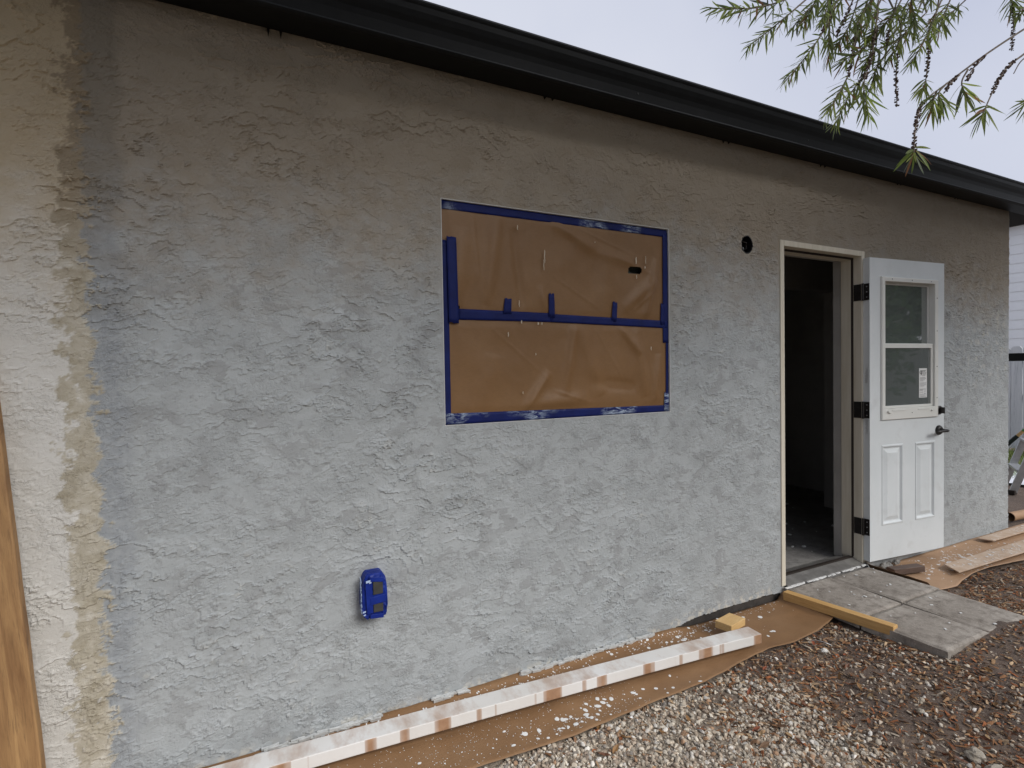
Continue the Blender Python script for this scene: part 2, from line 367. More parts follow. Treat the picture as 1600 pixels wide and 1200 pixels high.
# ------------------------------------------------------------------ the house
WX0, WX1, WZ0, WZ1 = .7546, 2.0134, 1.1951, 2.1594            # window opening
DX0, DX1, DZ0, DZ1 = 2.884, 3.724, .087, 2.187                # door frame, outside
XC, XE, ZT, SEAM = -2.6, 5.763, 2.72, -.366                     # near end, far end, top of the wall; seam old / new stucco
VENT = (2.603, 2.133, .047); OUT = (.43, .548)
house = thing('house', 'grey primed stucco house with black gutter, masked window and open door', 'house')
xs = lines((XC, -1.05, .04), (-1.05, WX0, .0056), (WX0, WX1, .0062), (WX1, DX0, .008), (DX0, DX1, .02), (DX1, XE, .012))
zs = lines((-.06, WZ0, .0040), (WZ0, WZ1, .0042), (WZ1, DZ1, .0042), (DZ1, ZT, .0044))
X, Z = np.meshgrid(xs, zs, indexing='ij')
H, ROU, ISL = stucco(X, Z)
def rect_d(x0, x1, z0, z1):
    dx = np.maximum(np.maximum(x0-X, X-x1), 0); dz = np.maximum(np.maximum(z0-Z, Z-z1), 0); return np.hypot(dx, dz)
edge = np.minimum(rect_d(WX0, WX1, WZ0, WZ1), rect_d(DX0, DX1, -1, DZ1))
H = H*sstep(-.004, .03, edge)
H = H+.004*np.exp(-np.abs(X-XE)/.03)*N3.fbm(Z*5+2, X*0+1, 3)-.006*sstep(XE-.02, XE, X)
sm = SEAM+.008*N2.fbm(Z*9, Z*0+2, 4)
H = H-.0018*np.exp(-((X-sm)/.008)**2)*sstep(-.3, .3, N5.fbm(X*3, Z*7, 3))+.0016*sstep(.014, -.014, X-sm)
bA = -.428-.022*sstep(1.0, 1.9, Z)+.012*N1.fbm(Z*2.1, Z*0+3, 3)+.065*N3.fbm(X*16+2, Z*14, 6, .70)+6*(H-.004)      # edge of the blue grey primer
bB = -.515+.030*sstep(1.9, 2.3, Z)+.022*N2.fbm(Z*2.2, Z*0+9, 3)+.095*N5.fbm(X*13, Z*12+4, 6, .70)+6*(H-.004)      # edge of the old white paint
patch = sstep(.005, -.005, X-bA); white = sstep(.005, -.005, X-bB)
cut = (1-patch)*np.clip(1.0*sstep(.035, -.02, X-sm-.05*N4.fbm(X*12, Z*10, 4)), 0, 1)
H = H+.0012*patch-.0010*white
# wall bottom edge is broken: thicker drips low down
low = sstep(.10, .02, Z); H = H+low*.004*N2.fbm(X*14, Z*20, 3)
bot = .012+.045*sstep(1.85, 2.25, X)*sstep(2.95, 2.85, X)+.012*N4.fbm(X*9, X*0+.5, 4)
cx = .5*(X[:-1, :-1]+X[1:, 1:]); cz = .5*(Z[:-1, :-1]+Z[1:, 1:])
inwin = (cx > WX0) & (cx < WX1) & (cz > WZ0) & (cz < WZ1)
indoor = (cx > DX0+.012) & (cx < DX1-.012) & (cz < DZ1-.012)
invent = np.hypot(cx-VENT[0], (cz-VENT[1])*.92) < VENT[2]
keep = ~(inwin | indoor | invent) & (cz > bot[:-1, :-1])
# scuffed, unprimed specks along the ridges, mostly near the far corner and under the eave
ridge = sstep(.0018, .0042, H)*sstep(.1, .4, N3.fbm(X*11, Z*16, 4, .6))
far = sstep(4.3, 5.4, X)*sstep(.9, 1.7, Z)
spk = sstep(.16, .26, N6.fbm(X*17+5, Z*14, 4, .6))*far*.55
toe = sstep(.075, .03, Z-bot+.012)*sstep(.02, .2, N5.fbm(X*30, Z*30, 3))*.9*(X < 2.8)
ring = np.exp(-((np.hypot(X-VENT[0], Z-VENT[1])-.055)/.008)**2)*.25
scuff = np.clip(.30*ridge+spk+toe+ring, 0, 1)
tan = np.clip(.78*sstep(-.55, .48, (Z-1.95)/.80+.28*N1.fbm(X*1.6+7, Z*2.2, 5)+.34*N4.fbm(X*9, Z*13, 5, .70)), 0, .78)  # browner thin primer near the top, also painting in shade under the eave
V = np.stack([X, -H, Z], -1).reshape(-1, 3); F = grid_faces(len(xs), len(zs), keep)
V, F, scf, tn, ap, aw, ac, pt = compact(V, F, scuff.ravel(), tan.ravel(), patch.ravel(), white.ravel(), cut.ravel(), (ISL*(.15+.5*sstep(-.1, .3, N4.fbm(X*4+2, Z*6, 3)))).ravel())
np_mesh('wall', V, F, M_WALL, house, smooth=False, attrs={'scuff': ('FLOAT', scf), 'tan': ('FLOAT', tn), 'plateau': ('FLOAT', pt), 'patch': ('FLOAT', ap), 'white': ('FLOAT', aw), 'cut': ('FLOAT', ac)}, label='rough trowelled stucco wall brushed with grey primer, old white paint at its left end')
# masonry behind the stucco, footing, end wall
c = MB(); c.box(XC, WX0, .012, .2, -.05, ZT); c.box(WX0, WX1, .012, .2, -.05, WZ0-.004); c.box(WX0, WX1, .012, .2, WZ1+.004, ZT)
c.box(WX1, DX0+.004, .012, .2, -.05, VENT[1]-.06); c.box(WX1, VENT[0]-.06, .012, .2, VENT[1]-.06, ZT); c.box(VENT[0]+.06, DX0+.004, .012, .2, VENT[1]-.06, ZT)
c.box(VENT[0]-.06, VENT[0]+.06, .012, .2, VENT[1]+.06, ZT)
c.box(DX0+.004, DX1-.004, .012, .2, DZ1-.002, ZT); c.box(DX1-.004, XE-.02, .012, .2, -.05, ZT); c.box(DX0+.004, DX1-.004, .012, .2, -.05, .03)
c.build('wall_core', M_FOOT, house)
ye = lines((0.0, 4.0, .05)); ze = lines((-.05, ZT, .03)); YE, ZE = np.meshgrid(ye, ze, indexing='ij'); HE = stucco(YE+50, ZE)[0]
np_mesh('wall', np.stack([XE-.004+HE-.002, YE+.004, ZE], -1).reshape(-1, 3), grid_faces(len(ye), len(ze)), M_WALL, house, smooth=True)
MB().box(XC-.02, XC-.001, -.004, 5, -.05, ZT).build('wall', M_FOOT, house)
# interior: slab, dark rooms
MB().box(XC, XE-.05, .2005, 5.0, -.02, .078).box(DX0+.006, DX1-.006, -.003, .2, -.02, .0775).build('interior_floor', M_SLAB, house)
w = MB(); w.box(XC, XE-.02, 5.0, 5.1, 0, 2.7); w.box(1.4, 1.5, .22, 5, .08, 2.5); w.box(XE-.25, XE-.03, .2, 5, .08, 2.5)
w.box(4.93, 5.5, .95, 1.07, .0785, 2.5); w.box(1.5, 4.93, .95, 1.07, 2.12, 2.5)
w.box(1.5, DX0-.04, .2, .215, .08, 2.5); w.box(DX1+.045, 5.5, .2, .215, .08, 2.5)
w.build('interior_wall', M_DRYWALL, house)
MB().box(XC, XE-.03, .2, 5.05, 2.5, 2.52).build('ceiling', M_DRYWALL, house)
deb = MB()
for k in range(46):
    x = rnd.uniform(3.0, 4.9); y = rnd.uniform(.25, 1.6); s_ = rnd.uniform(.004, .014); a = rnd.random()*3
    deb.obox((x, y, .079+s_*.3), (s_*math.cos(a), s_*math.sin(a), 0), (-s_*.6*math.sin(a), s_*.6*math.cos(a), 0), (0, 0, s_*.35))
deb.build('debris', M_SPAT, house, kind='stuff')
# roof, soffit, gutter
rf = MB(); rf.add([(XC-.4, -.10, 2.87), (6.5, -.10, 2.87), (6.5, 4.5, 4.4), (XC-.4, 4.5, 4.4), (XC-.4, -.10, 2.83), (6.5, -.10, 2.83), (6.5, 4.5, 4.36), (XC-.4, 4.5, 4.36)],
        [(0, 1, 2, 3), (7, 6, 5, 4), (0, 4, 5, 1), (1, 5, 6, 2), (2, 6, 7, 3), (3, 7, 4, 0)])
rf.build('roof', M_DARK, house)
sf = MB(); sf.box(XC, 6.45, -.010, .010, 2.722, 2.83); sf.box(XE-.02, 6.45, .012, 3.6, 2.70, 2.72)
sf.build('soffit', M_DARK, house)
prof = [(-.012, 2.862), (-.012, 2.6885), (-.124, 2.6885), (-.136, 2.692), (-.1395, 2.698), (-.1365, 2.705), (-.138, 2.722), (-.1405, 2.744), (-.146, 2.765), (-.155, 2.785), (-.162, 2.805), (-.1645, 2.826), (-.168, 2.833), (-.170, 2.840), (-.168, 2.847), (-.161, 2.850), (-.153, 2.848), (-.150, 2.842)]
g = MB(); g.extrude_x(prof, XC-.3, 6.42, closed=False)
g.add([(6.42, y, z) for y, z in prof], [tuple(range(len(prof)))])
go = g.build('gutter', M_BLACK, house, label='black metal gutter running the length of the eave')
md = go.modifiers.new('thick', 'SOLIDIFY'); md.thickness = .0015
for k, x in enumerate([.1, 1.262, 2.41, 3.261, 4.102, 4.866]):
    l1, l2 = (.034, .032) if k < 1 else ((.016, .014) if k < 4 else (.011, .008))
    for dx, l in ((0, l1), (.042, l2)):
        w_ = .0065 if k == 0 else .013
        q = MB().add([(x+dx-.004, -.006, 2.692), (x+dx+w_, -.006, 2.692), (x+dx+.001, -.006, 2.692-l), (x+dx-.004, -.010, 2.692), (x+dx+w_, -.010, 2.692), (x+dx+.001, -.010, 2.692-l)],
              [(0, 1, 2), (5, 4, 3), (0, 3, 4, 1), (1, 4, 5, 2), (2, 5, 3, 0)])
        q.build('bracket', M_BLACK, go)
for x in (.55, 2.62, 4.7):
    MB().extrude_x([(y-.0016, z-.0014) for y, z in prof[2:13]], x, x+.045, closed=False).build('joint_sleeve', M_BLACK, go)
for x in (1.7, 2.95, 3.9, 5.0):
    MB().tube([(x, -.1375, 2.735), (x, -.1425, 2.735)], .004, 8).build('rivet', M_BRONZE, go)

# ---- door frame (parts of the house)
J = .034
fr = thing('door_frame', None, None, (DX0, 0, DZ0), parent=house); fr['label'] = 'cream primed wooden jambs around the open doorway'
for nm, x0, x1 in (('jamb', DX0, DX0+J), ('jamb', DX1-J, DX1)):
    MB().box(x0, x1, -.007, .125, DZ0, DZ1).build(nm, M_CREAM, fr, bevel=.002)
MB().box(DX0+J+.0005, DX1-J-.0005, -.007, .125, DZ1-J, DZ1).build('head_jamb', M_CREAM, fr, bevel=.002)
st = MB(); st.box(DX1-J-.012, DX1-J-.0005, .058, .1255, DZ0+.03, DZ1-J-.013); st.box(DX0+J+.0005, DX0+J+.012, .058, .1255, DZ0+.03, DZ1-J-.013); st.box(DX0+J+.0005, DX1-J-.0005, .058, .1255, DZ1-J-.0125, DZ1-J-.0005)
st.build('door_stop', M_CREAM, fr, bevel=.0015)
ws = MB(); ws.box(DX1-J-.0115, DX1-J-.001, .047, .0575, DZ0+.035, DZ1-J-.013); ws.box(DX0+J+.001, DX0+J+.0115, .047, .0575, DZ0+.035, DZ1-J-.013); ws.box(DX0+J+.001, DX1-J-.001, .047, .0575, DZ1-J-.0125, DZ1-J-.0015)
ws.build('weatherstrip', M_RUBBER, fr)
th = MB(); th.extrude_x([(-.02, .081), (-.02, .090), (.03, .104), (.05, .112), (.09, .112), (.11, .104), (.15, .098), (.15, .081)], DX0+J+.001, DX1-J-.001)
th.build('threshold', pbr('worn_aluminium_sill', (.20, .19, .18), (.32, .31, .29), 12, rough=.5, metal=.5), fr)
MB().box(DX0+J+.001, DX1-J-.001, .052, .075, .1125, .121).build('sill_strip', M_RUBBER, fr)
cv = MB(); cv.box(DX1-J-.004, DX1-J+.03, .1265, .185, DZ0, DZ1-.01); cv.box(DX0-.01, DX0+J+.004, .1265, .185, DZ0, DZ1-.01); cv.box(DX0+J+.005, DX1-J-.005, .1265, .185, DZ1-J-.002, DZ1-.01)
cv.build('drywall_return', M_DRYWALL, fr)
sx = MB()   # splashed mortar along the sill
for k in range(60):
    x = rnd.uniform(DX0+.02, DX1-.02); s_ = rnd.uniform(.004, .012)
    sx.obox((x, -.024+rnd.uniform(-.004, .004), .080+rnd.random()*.004), (s_*1.6, 0, 0), (0, s_*.6, 0), (0, 0, .003))
sx.build('mortar_crumbs', M_SPAT, fr, kind='stuff')

# ---- the open door leaf
door = thing('door', None, None, (3.7025, -.0505, .109), (0, 0, math.radians(-5.68)), parent=house)
door['label'] = 'white half glazed door standing wide open against the wall'
LW, LH, T = .76, 2.03, .044
P1, P2 = (.112, .326), (.450, .660); PZ = (.230, .776); LX0, LX1, LZ0, LZ1 = .131, .645, 1.0, 1.885
d = MB()
def front(x0, x1, z0, z1): d.add([(x0, 0, z0), (x1, 0, z0), (x1, 0, z1), (x0, 0, z1)], [(0, 1, 2, 3)])
ex, ez = [0, P1[0], P1[1], P2[0], P2[1], LW], [0, PZ[0], PZ[1], LZ0]
for i in range(5):
    for k in range(3):
        if k == 1 and i in (1, 3): continue
        front(ex[i], ex[i+1], ez[k], ez[k+1])
front(0, LX0, LZ0, LZ1); front(LX1, LW, LZ0, LZ1); front(0, LW, LZ1, LH)
d.add([(0, T, 0), (LW, T, 0), (LW, T, LH), (0, T, LH), (0, 0, 0), (LW, 0, 0), (LW, 0, LH), (0, 0, LH)], [(4, 5, 1, 0), (5, 6, 2, 1), (6, 7, 3, 2), (7, 4, 0, 3)])
d.add([(0, T, 0), (LW, T, 0), (LW, T, LZ0), (0, T, LZ0)], [(3, 2, 1, 0)]); d.add([(0, T, LZ1), (LW, T, LZ1), (LW, T, LH), (0, T, LH)], [(3, 2, 1, 0)])
for a, b_ in ((0, LX0), (LX1, LW)): d.add([(a, T, LZ0), (b_, T, LZ0), (b_, T, LZ1), (a, T, LZ1)], [(3, 2, 1, 0)])
d.add([(LX0, 0, LZ0), (LX1, 0, LZ0), (LX1, 0, LZ1), (LX0, 0, LZ1), (LX0, T, LZ0), (LX1, T, LZ0), (LX1, T, LZ1), (LX0, T, LZ1)], [(0, 1, 5, 4), (1, 2, 6, 5), (2, 3, 7, 6), (3, 0, 4, 7)])
d.build('leaf', M_DOORW, door, local=True)
def rings(mb, x0, x1, z0, z1, prof_):
    base = len(mb.v)
    for ins, y in prof_: mb.v += [(x0+ins, y, z0+ins), (x1-ins, y, z0+ins), (x1-ins, y, z1-ins), (x0+ins, y, z1-ins)]
    for k in range(len(prof_)-1):
        for i in range(4):
            a = base+k*4+i; c_ = base+k*4+(i+1) % 4; mb.f.append((a, c_, c_+4, a+4))
    e = base+(len(prof_)-1)*4; mb.f.append((e, e+1, e+2, e+3))
for (a, b_) in (P1, P2):
    q = MB(); rings(q, a, b_, PZ[0], PZ[1], [(0, 0), (.004, -.004), (.012, -.0045), (.017, .001), (.022, .007), (.030, .008), (.052, .0), (.056, -.0015), (.060, -.0015)]); q.build('panel', M_DOORW, door, local=True)
def hollow(mb, xo0, xo1, zo0, zo1, xi0, xi1, zi0, zi1, yf, yb, ch=.004):
    o_ = [(xo0, zo0), (xo1, zo0), (xo1, zo1), (xo0, zo1)]; i_ = [(xi0, zi0), (xi1, zi0), (xi1, zi1), (xi0, zi1)]
    sg = [(-1, -1), (1, -1), (1, 1), (-1, 1)]
    lay = [[(x, yb, z) for x, z in o_], [(x, yf+ch, z) for x, z in o_], [(x-s[0]*ch, yf, z-s[1]*ch) for (x, z), s in zip(o_, sg)],
           [(x+s[0]*ch*.5, yf, z+s[1]*ch*.5) for (x, z), s in zip(i_, sg)], [(x, yf+ch*.5, z) for x, z in i_], [(x, yb, z) for x, z in i_]]
    b0 = len(mb.v)
    for l_ in lay: mb.v += l_
    n = len(lay)
    for k in range(n):
        for i in range(4):
            a = b0+k*4+i; c_ = b0+k*4+(i+1) % 4; kk = (k+1) % n; mb.f.append((a, c_, b0+kk*4+(i+1) % 4, b0+kk*4+i))
q = MB(); hollow(q, .103, .679, .945, 1.907, .134, .642, 1.02, 1.878, -.013, 0.0405); q.build('lite_frame', M_LITE, door, local=True)
q = MB(); hollow(q, .1345, .6415, 1.44, 1.8775, .150, .626, 1.452, 1.862, .026, .038, .002); q.build('upper_sash', M_LITE, door, local=True)
MB().box(.148, .628, .0325, .0345, 1.449, 1.865).build('upper_glass_pane', M_GLASS, door, local=True)
q = MB(); hollow(q, .1345, .6415, 1.0205, 1.462, .152, .622, 1.038, 1.430, .000, .022, .003); q.build('lower_sash', M_LITE, door, local=True)
MB().box(.150, .624, .010, .012, 1.036, 1.433).build('lower_glass_pane', M_GLASS, door, local=True)
for x0, x1 in ((.20, .33), (.46, .58)): MB().box(x0, x1, -.0165, -.0133, 1.004, 1.010).build('sash_pull', M_LITE, door, local=True, bevel=.001)
for x0, s in ((.165, 1), (.612, -1)):
    MB().obox((x0, -.018, .998), (.013, 0, -.005*s), (0, .0045, 0), (.002*s, 0, .005)).build('latch', M_LITE, door, local=True, bevel=.001)
for x, z in ((.2, 1.893), (.4, 1.893), (.6, 1.893), (.662, 1.78), (.662, 1.55), (.662, 1.3), (.662, 1.08), (.4, .985)):
    MB().tube([(x, -.0128, z), (x, -.0142, z)], .0035, 6).build('screw', M_BRONZE, door, local=True)
stk = MB().box(.507, .590, .0088, .0098, 1.084, 1.289).build('sticker', pbr('white_label_paper', (.76, .76, .74), (.80, .80, .79), 20, rough=.5), door, local=True)
pr = MB(); zz = 1.281
rows = [(.52, .576, .0045), (.538, .572, .0022), (.542, .583, .0022), (.540, .58, .0022), (.541, .575, .0022), (.535, .57, .0022), None, (.516, .572, .003), (.514, .58, .002), (.514, .566, .002), (.514, .55, .002), None,
        (.514, .582, .002), (.514, .575, .002), (.514, .582, .002), (.514, .56, .002), None, None, (.514, .580, .003), (.514, .545, .003), (.560, .580, .003), (.514, .55, .002), (.56, .575, .003), (.514, .581, .002), (.514, .57, .002), (.514, .581, .003)]
for r_ in rows:
    zz -= .0072
    if r_ is None: continue
    x = r_[0]
    while x < r_[1]:
        l_ = rnd.uniform(.003, .009); pr.box(x, min(x+l_, r_[1]), .0080, .0087, zz-r_[2], zz); x += l_+.0018
pr.build('printed_lines', pbr('label_ink', (.06, .06, .06), rough=.6), door, local=True)
em = MB(); ring_pts = [(.524+.009*math.cos(a), .0083, 1.262+.010*math.sin(a)) for a in np.linspace(0, 2*math.pi, 15)]
em.tube(ring_pts, .0024, 4, False); em.tube([(.533, .0083, 1.262), (.532, .0083, 1.248), (.524, .0083, 1.242)], .0024, 4); em.build('printed_emblem', pbr('emblem_ink', (.03, .03, .03), rough=.6), door, local=True)
# deadbolt and lever
q = MB(); q.tube([(.700, 0, .990), (.700, -.010, .990), (.700, -.014, .990)], [.031, .031, .026], 20); q.build('deadbolt', M_BRONZE, door, local=True, smooth=False, bevel=.002)
MB().obox((.700, -.026, .990), (.009, 0, 0), (0, .013, 0), (0, 0, .022)).build('thumb_turn', M_BRONZE, door, local=True, bevel=.004)
lv = MB(); lv.tube([(.700, 0, .848), (.700, -.008, .848), (.700, -.016, .848), (.700, -.019, .848)], [.034, .034, .027, .018], 20)
lv.tube([(.700, -.016, .848), (.700, -.045, .848), (.700, -.058, .848)], [.012, .011, .011], 10)
lv.tube([(.712, -.054, .848), (.690, -.056, .849), (.650, -.056, .847), (.610, -.053, .843), (.598, -.050, .842)], [.010, .0115, .010, .009, .006], 10); lv.build('lever_handle', M_BRONZE, door, local=True, smooth=True)
mk = MB()
for z0 in (1.20, .86):
    mk = MB()
    for k in range(16):
        mk.box(-.0008, -.0002, .010+rnd.random()*.006, .022+rnd.random()*.012, z0+k*.006, z0+k*.006+.003)
    mk.build('edge_print', M_SILVER, door, local=True)
# hinges: a plate on the jamb, knuckle and a plate on the leaf edge
for z in (1.913, 1.126, .339):
    h = thing('hinge', None, None, (3.690, -.012, z), parent=house)
    h.name = 'hinge'
    q = MB(); q.box(DX1-J-.0035, DX1-J-.0008, -.004, .044, z-.055, z+.055); q.box(DX1-J-.0035, DX1-J+.0015, -.016, -.0075, z-.055, z+.055); q.build('jamb_plate', M_BRONZE, h)
    MB().tube([(3.6875, -.0155, z-.057), (3.6875, -.0155, z+.057)], .0075, 10).build('knuckle', M_BRONZE, h)
    MB().box(3.6985, 3.7015, -.050, -.012, z-.055, z+.055).build('leaf_plate', M_BRONZE, h)
    for dz in (-.035, 0, .035):
        MB().tube([(3.6988, -.034, z+dz), (3.6975, -.034, z+dz)], .0042, 8).build('screw', M_SILVER, h)

# ---- window set in the opening (part of the house)
win = thing('window', None, None, (WX0, .03, WZ0), parent=house); win['label'] = 'single hung window masked over with brown paper and blue tape'
q = MB(); q.v = []; hollow(q, WX0+.001, WX1-.001, WZ0+.001, WZ1-.001, WX0+.045, WX1-.045, WZ0+.05, WZ1-.045, .016, .075, .003)
q.build('frame', M_LITE, win)
MB().box(WX0+.044, WX1-.044, .020, .050, 1.650, 1.695).build('meeting_rail', M_LITE, win, bevel=.002)
MB().box(WX0+.043, WX1-.043, .052, .057, 1.69, WZ1-.044).build('glass_pane', M_GLASS, win)
MB().box(WX0+.043, WX1-.043, .035, .040, WZ0+.049, 1.655).build('glass_pane', M_GLASS, win)
bm_ = MB(); hollow(bm_, WX0-.002, WX1+.002, WZ0-.002, WZ1+.002, WX0+.0005, WX1-.0005, WZ0+.0005, WZ1-.0005, -.0012, .09, .0006)
bm_.build('reveal', pbr('white_reveal', (.62, .62, .60), rough=.7), win)

# ------------------------------------------------------------------ masking paper over the window
def fold(x, z, a, b, w, h):
    """soft crease from a to b, half width w, height h"""
    a = np.array(a); b = np.array(b); d_ = b-a; L = np.hypot(*d_); t = np.clip(((x-a[0])*d_[0]+(z-a[1])*d_[1])/L**2, 0, 1)
    r = ((x-a[0])*d_[1]-(z-a[1])*d_[0])/L; e = np.hypot(x-a[0]-t*d_[0], z-a[1]-t*d_[1])
    return h*np.exp(-(e/w)**2)*np.sin(np.pi*np.clip(.08+.92*t, 0, 1))**.5
def paper_sheet(name, x0, x1, z0, z1, folds, label, hole=None, seed=0, corner=None):
    u = lines((x0, x1, .007)); v = lines((z0, z1, .007)); U, W = np.meshgrid(u, v, indexing='ij')
    ex_ = np.minimum(np.minimum(U-x0, x1-U), np.minimum(W-z0, z1-W)); m = sstep(0, .05, ex_)
    h = .0035*N1.fbm(U*4+seed, W*4, 3)+.0012*N3.fbm(U*14+seed, W*9, 3)
    for fo in folds: h = h+1.1*fold(U, W, *fo)
    y = .013-np.maximum(h+.003, -.002)*m*1.0
    k = np.ones((len(u)-1, len(v)-1), bool); cu_ = .5*(U[:-1, :-1]+U[1:, 1:]); cv_ = .5*(W[:-1, :-1]+W[1:, 1:])
    if hole:
        hx, hz, ha, hb = hole; k &= (((cu_-hx)/ha)**4+((cv_-hz-.002*np.sin(cu_*60))/hb)**4) > 1+.15*N4.fbm(cu_*60, cv_*60, 2)
    if corner: k &= ~corner(cu_, cv_)
    f_ = grid_faces(len(u), len(v), k); vv, f_ = compact(np.stack([U-x0, y, W-z0], -1).reshape(-1, 3), f_)
    o = np_mesh(name, vv, f_, M_KRAFT, smooth=True, label=label, cat='masking paper', group='brown paper masking the window')
    o.location = (x0, 0, z0); return o
up = paper_sheet('masking_paper', .7565, 1.990, 1.668, 2.150,
    [((1.30, 2.12), (1.55, 2.02), .025, .007), ((1.45, 2.03), (1.85, 1.95), .03, .006), ((1.02, 2.10), (.96, 1.72), .03, .007), ((1.10, 2.05), (1.14, 1.70), .02, -.006),
     ((1.86, 1.70), (1.94, 2.0), .022, .010), ((1.47, 2.10), (1.84, 1.99), .005, .0022), ((1.66, 1.99), (1.97, 1.90), .005, .002), ((.90, 2.12), (.94, 1.70), .005, .002), ((1.78, 1.72), (1.95, 1.86), .005, .0025), ((1.32, 1.86), (1.58, 1.72), .004, .0016), ((1.74, 1.74), (1.93, 1.90), .03, .008), ((1.24, 1.80), (1.27, 1.69), .02, .006), ((1.60, 1.70), (1.62, 2.0), .05, .005), ((.82, 1.75), (.86, 2.05), .04, .006)],
    'brown masking paper over the upper window sash, torn by a small hole', hole=(1.793, 1.930, .044, .017),
    corner=lambda x, z: (x < .80-.0*z) & (z < 1.99-.2*(x-.757)) & (x < .775+.12*np.maximum(0, z-1.86)) | ((z < 1.70+.10*np.maximum(0, .86-x)*8*.3) & (x < .835)))
lo = paper_sheet('masking_paper', .784, 2.004, 1.222, 1.664,
    [((1.43, 1.655), (1.36, 1.30), .022, .009), ((1.15, 1.24), (1.27, 1.40), .005, .0025), ((1.74, 1.65), (1.80, 1.54), .005, .002), ((1.55, 1.62), (1.72, 1.36), .005, .0018), ((1.30, 1.33), (1.52, 1.26), .005, .002), ((.98, 1.62), (1.30, 1.36), .004, .0014), ((1.86, 1.58), (1.93, 1.26), .005, .0025), ((1.44, 1.655), (1.58, 1.30), .035, .007), ((1.15, 1.25), (1.28, 1.42), .022, .009), ((1.70, 1.64), (1.82, 1.50), .02, .008), ((1.80, 1.60), (1.86, 1.28), .03, .010),
     ((1.55, 1.36), (1.80, 1.33), .03, -.008), ((1.20, 1.27), (1.50, 1.29), .035, .008), ((.95, 1.30), (1.00, 1.50), .05, .004), ((1.92, 1.26), (1.95, 1.5), .025, .008)],
    'brown masking paper over the lower window sash, unbroken and wrinkled', seed=9)
def drips(parent, items):
    q = MB()
    for x, z, w_, l_ in items:
        n = 7
        for k in range(n):
            t = k/(n-1); ww = w_*(.35+.65*math.sin(math.pi*min(1, .15+.8*t)))
            q.v += [(x-ww+.0008*math.sin(9*t+x*50), .0035, z-l_*t), (x+ww+.0008*math.sin(9*t+x*50), .0035, z-l_*t), (x, .0015, z-l_*t)]
        b0 = len(q.v)-3*n
        for k in range(n-1):
            a = b0+3*k; q.f += [(a, a+2, a+5, a+3), (a+2, a+1, a+4, a+5)]
    q.v = [(a, b-.006, c) for a, b, c in q.v]; q.build('paint_drips', M_DRIP, parent, kind='stuff')
drips(up, [(1.115, 2.085, .0022, .022), (1.255, 1.985, .0022, .06), (1.25, 1.94, .0016, .05), (1.793, 1.995, .003, .035), (1.855, 2.005, .0018, .04), (1.795, 1.905, .002, .02), (1.118, 1.745, .002, .03), (1.54, 2.05, .002, .006), (1.85, 1.952, .003, .012)])
drips(lo, [(1.06, 1.60, .0022, .022), (1.20, 1.505, .0022, .01), (1.215, 1.648, .003, .012), (1.128, 1.655, .003, .015), (1.235, 1.648, .0022, .012), (1.885, 1.54, .0025, .02), (1.13, 1.33, .002, .012)])
def tape(x0, z0, x1, z1, wa, wb, y, label, m=M_TAPE, seed=0, ragged=True):
    """strip of tape from (x0,z0) to (x1,z1), width wa..wb, torn ends"""
    L = math.hypot(x1-x0, z1-z0); tx, tz = (x1-x0)/L, (z1-z0)/L; nx, nz = -tz, tx; n = max(5, int(L/.02)); r_ = random.Random(seed)
    q = MB(); R_ = 5
    for i in range(n+1):
        t = i/n; w_ = (wa+(wb-wa)*t)/2
        for k in range(R_):
            s = -1+2*k/(R_-1); e = r_.uniform(-.004, .004) if (i in (0, n) and ragged) else 0
            px, pz = x0+(x1-x0)*t+nx*w_*s+tx*e, z0+(z1-z0)*t+nz*w_*s+tz*e
            wv = .0016*float(N2(px*25+seed, pz*25))+.0006*r_.random()
            q.v.append((px-x0, y-.0012-abs(wv), pz-z0))
    for i in range(n):
        for k in range(R_-1): a = i*R_+k; q.f.append((a, a+1, a+R_+1, a+R_))
    o = q.build('tape_strip', m, local=True, label=label, cat='tape', group='blue masking tape on the window', smooth=True); o.location = (x0, 0, z0)
    md_ = o.modifiers.new('thick', 'SOLIDIFY'); md_.thickness = .0005
    return o
tape(.757, 2.139, 2.014, 2.137, .038, .036, 0.0112, 'long blue tape strip along the top edge of the window', M_TAPET, 1)
tape(.757, 1.2215, 2.012, 1.2135, .048, .033, 0.0112, 'long blue tape strip smeared with white paint along the window bottom', M_TAPES, 2)
tape(.770, 1.20, .770, 1.985, .029, .029, 0.012, 'thin blue tape strip down the whole left window edge', M_TAPE, 3)
tape(.803, 1.635, .798, 2.005, .045, .043, .0020, 'short wide blue tape strip on the left, beside the upper paper', M_TAPE, 4)
tape(.822, 1.674, 1.30, 1.673, .047, .041, 0.01, 'left half of the blue tape across the middle window rail', M_TAPE, 5)
tape(1.288, 1.671, 2.0, 1.658, .038, .038, 0.009, 'right half of the blue tape across the middle window rail', M_TAPE, 6)
tape(1.060, 1.685, 1.066, 1.752, .040, .034, 0.0068, 'leftmost short blue tape tab standing up from the middle rail', M_TAPE, 7)
tape(1.293, 1.675, 1.293, 1.785, .034, .030, 0.0062, 'tallest blue tape tab, in the middle of the window rail', M_TAPE, 8)
tape(1.655, 1.668, 1.662, 1.762, .032, .028, 0.0062, 'rightmost of the three blue tape tabs on the middle rail', M_TAPE, 9)
tape(1.994, 1.56, 1.996, 2.128, .038, .034, 0.0098, 'blue tape strip down the upper right window edge', M_TAPE, 10)
tape(1.972, 1.655, 1.975, 1.765, .030, .028, 0.008, 'short blue tape piece at the right end of the middle rail', M_TAPE, 11)
tape(2.002, 1.205, 2.005, 1.575, .020, .018, 0.0112, 'narrow blue tape strip down the lower right window edge', M_TAPE, 12)
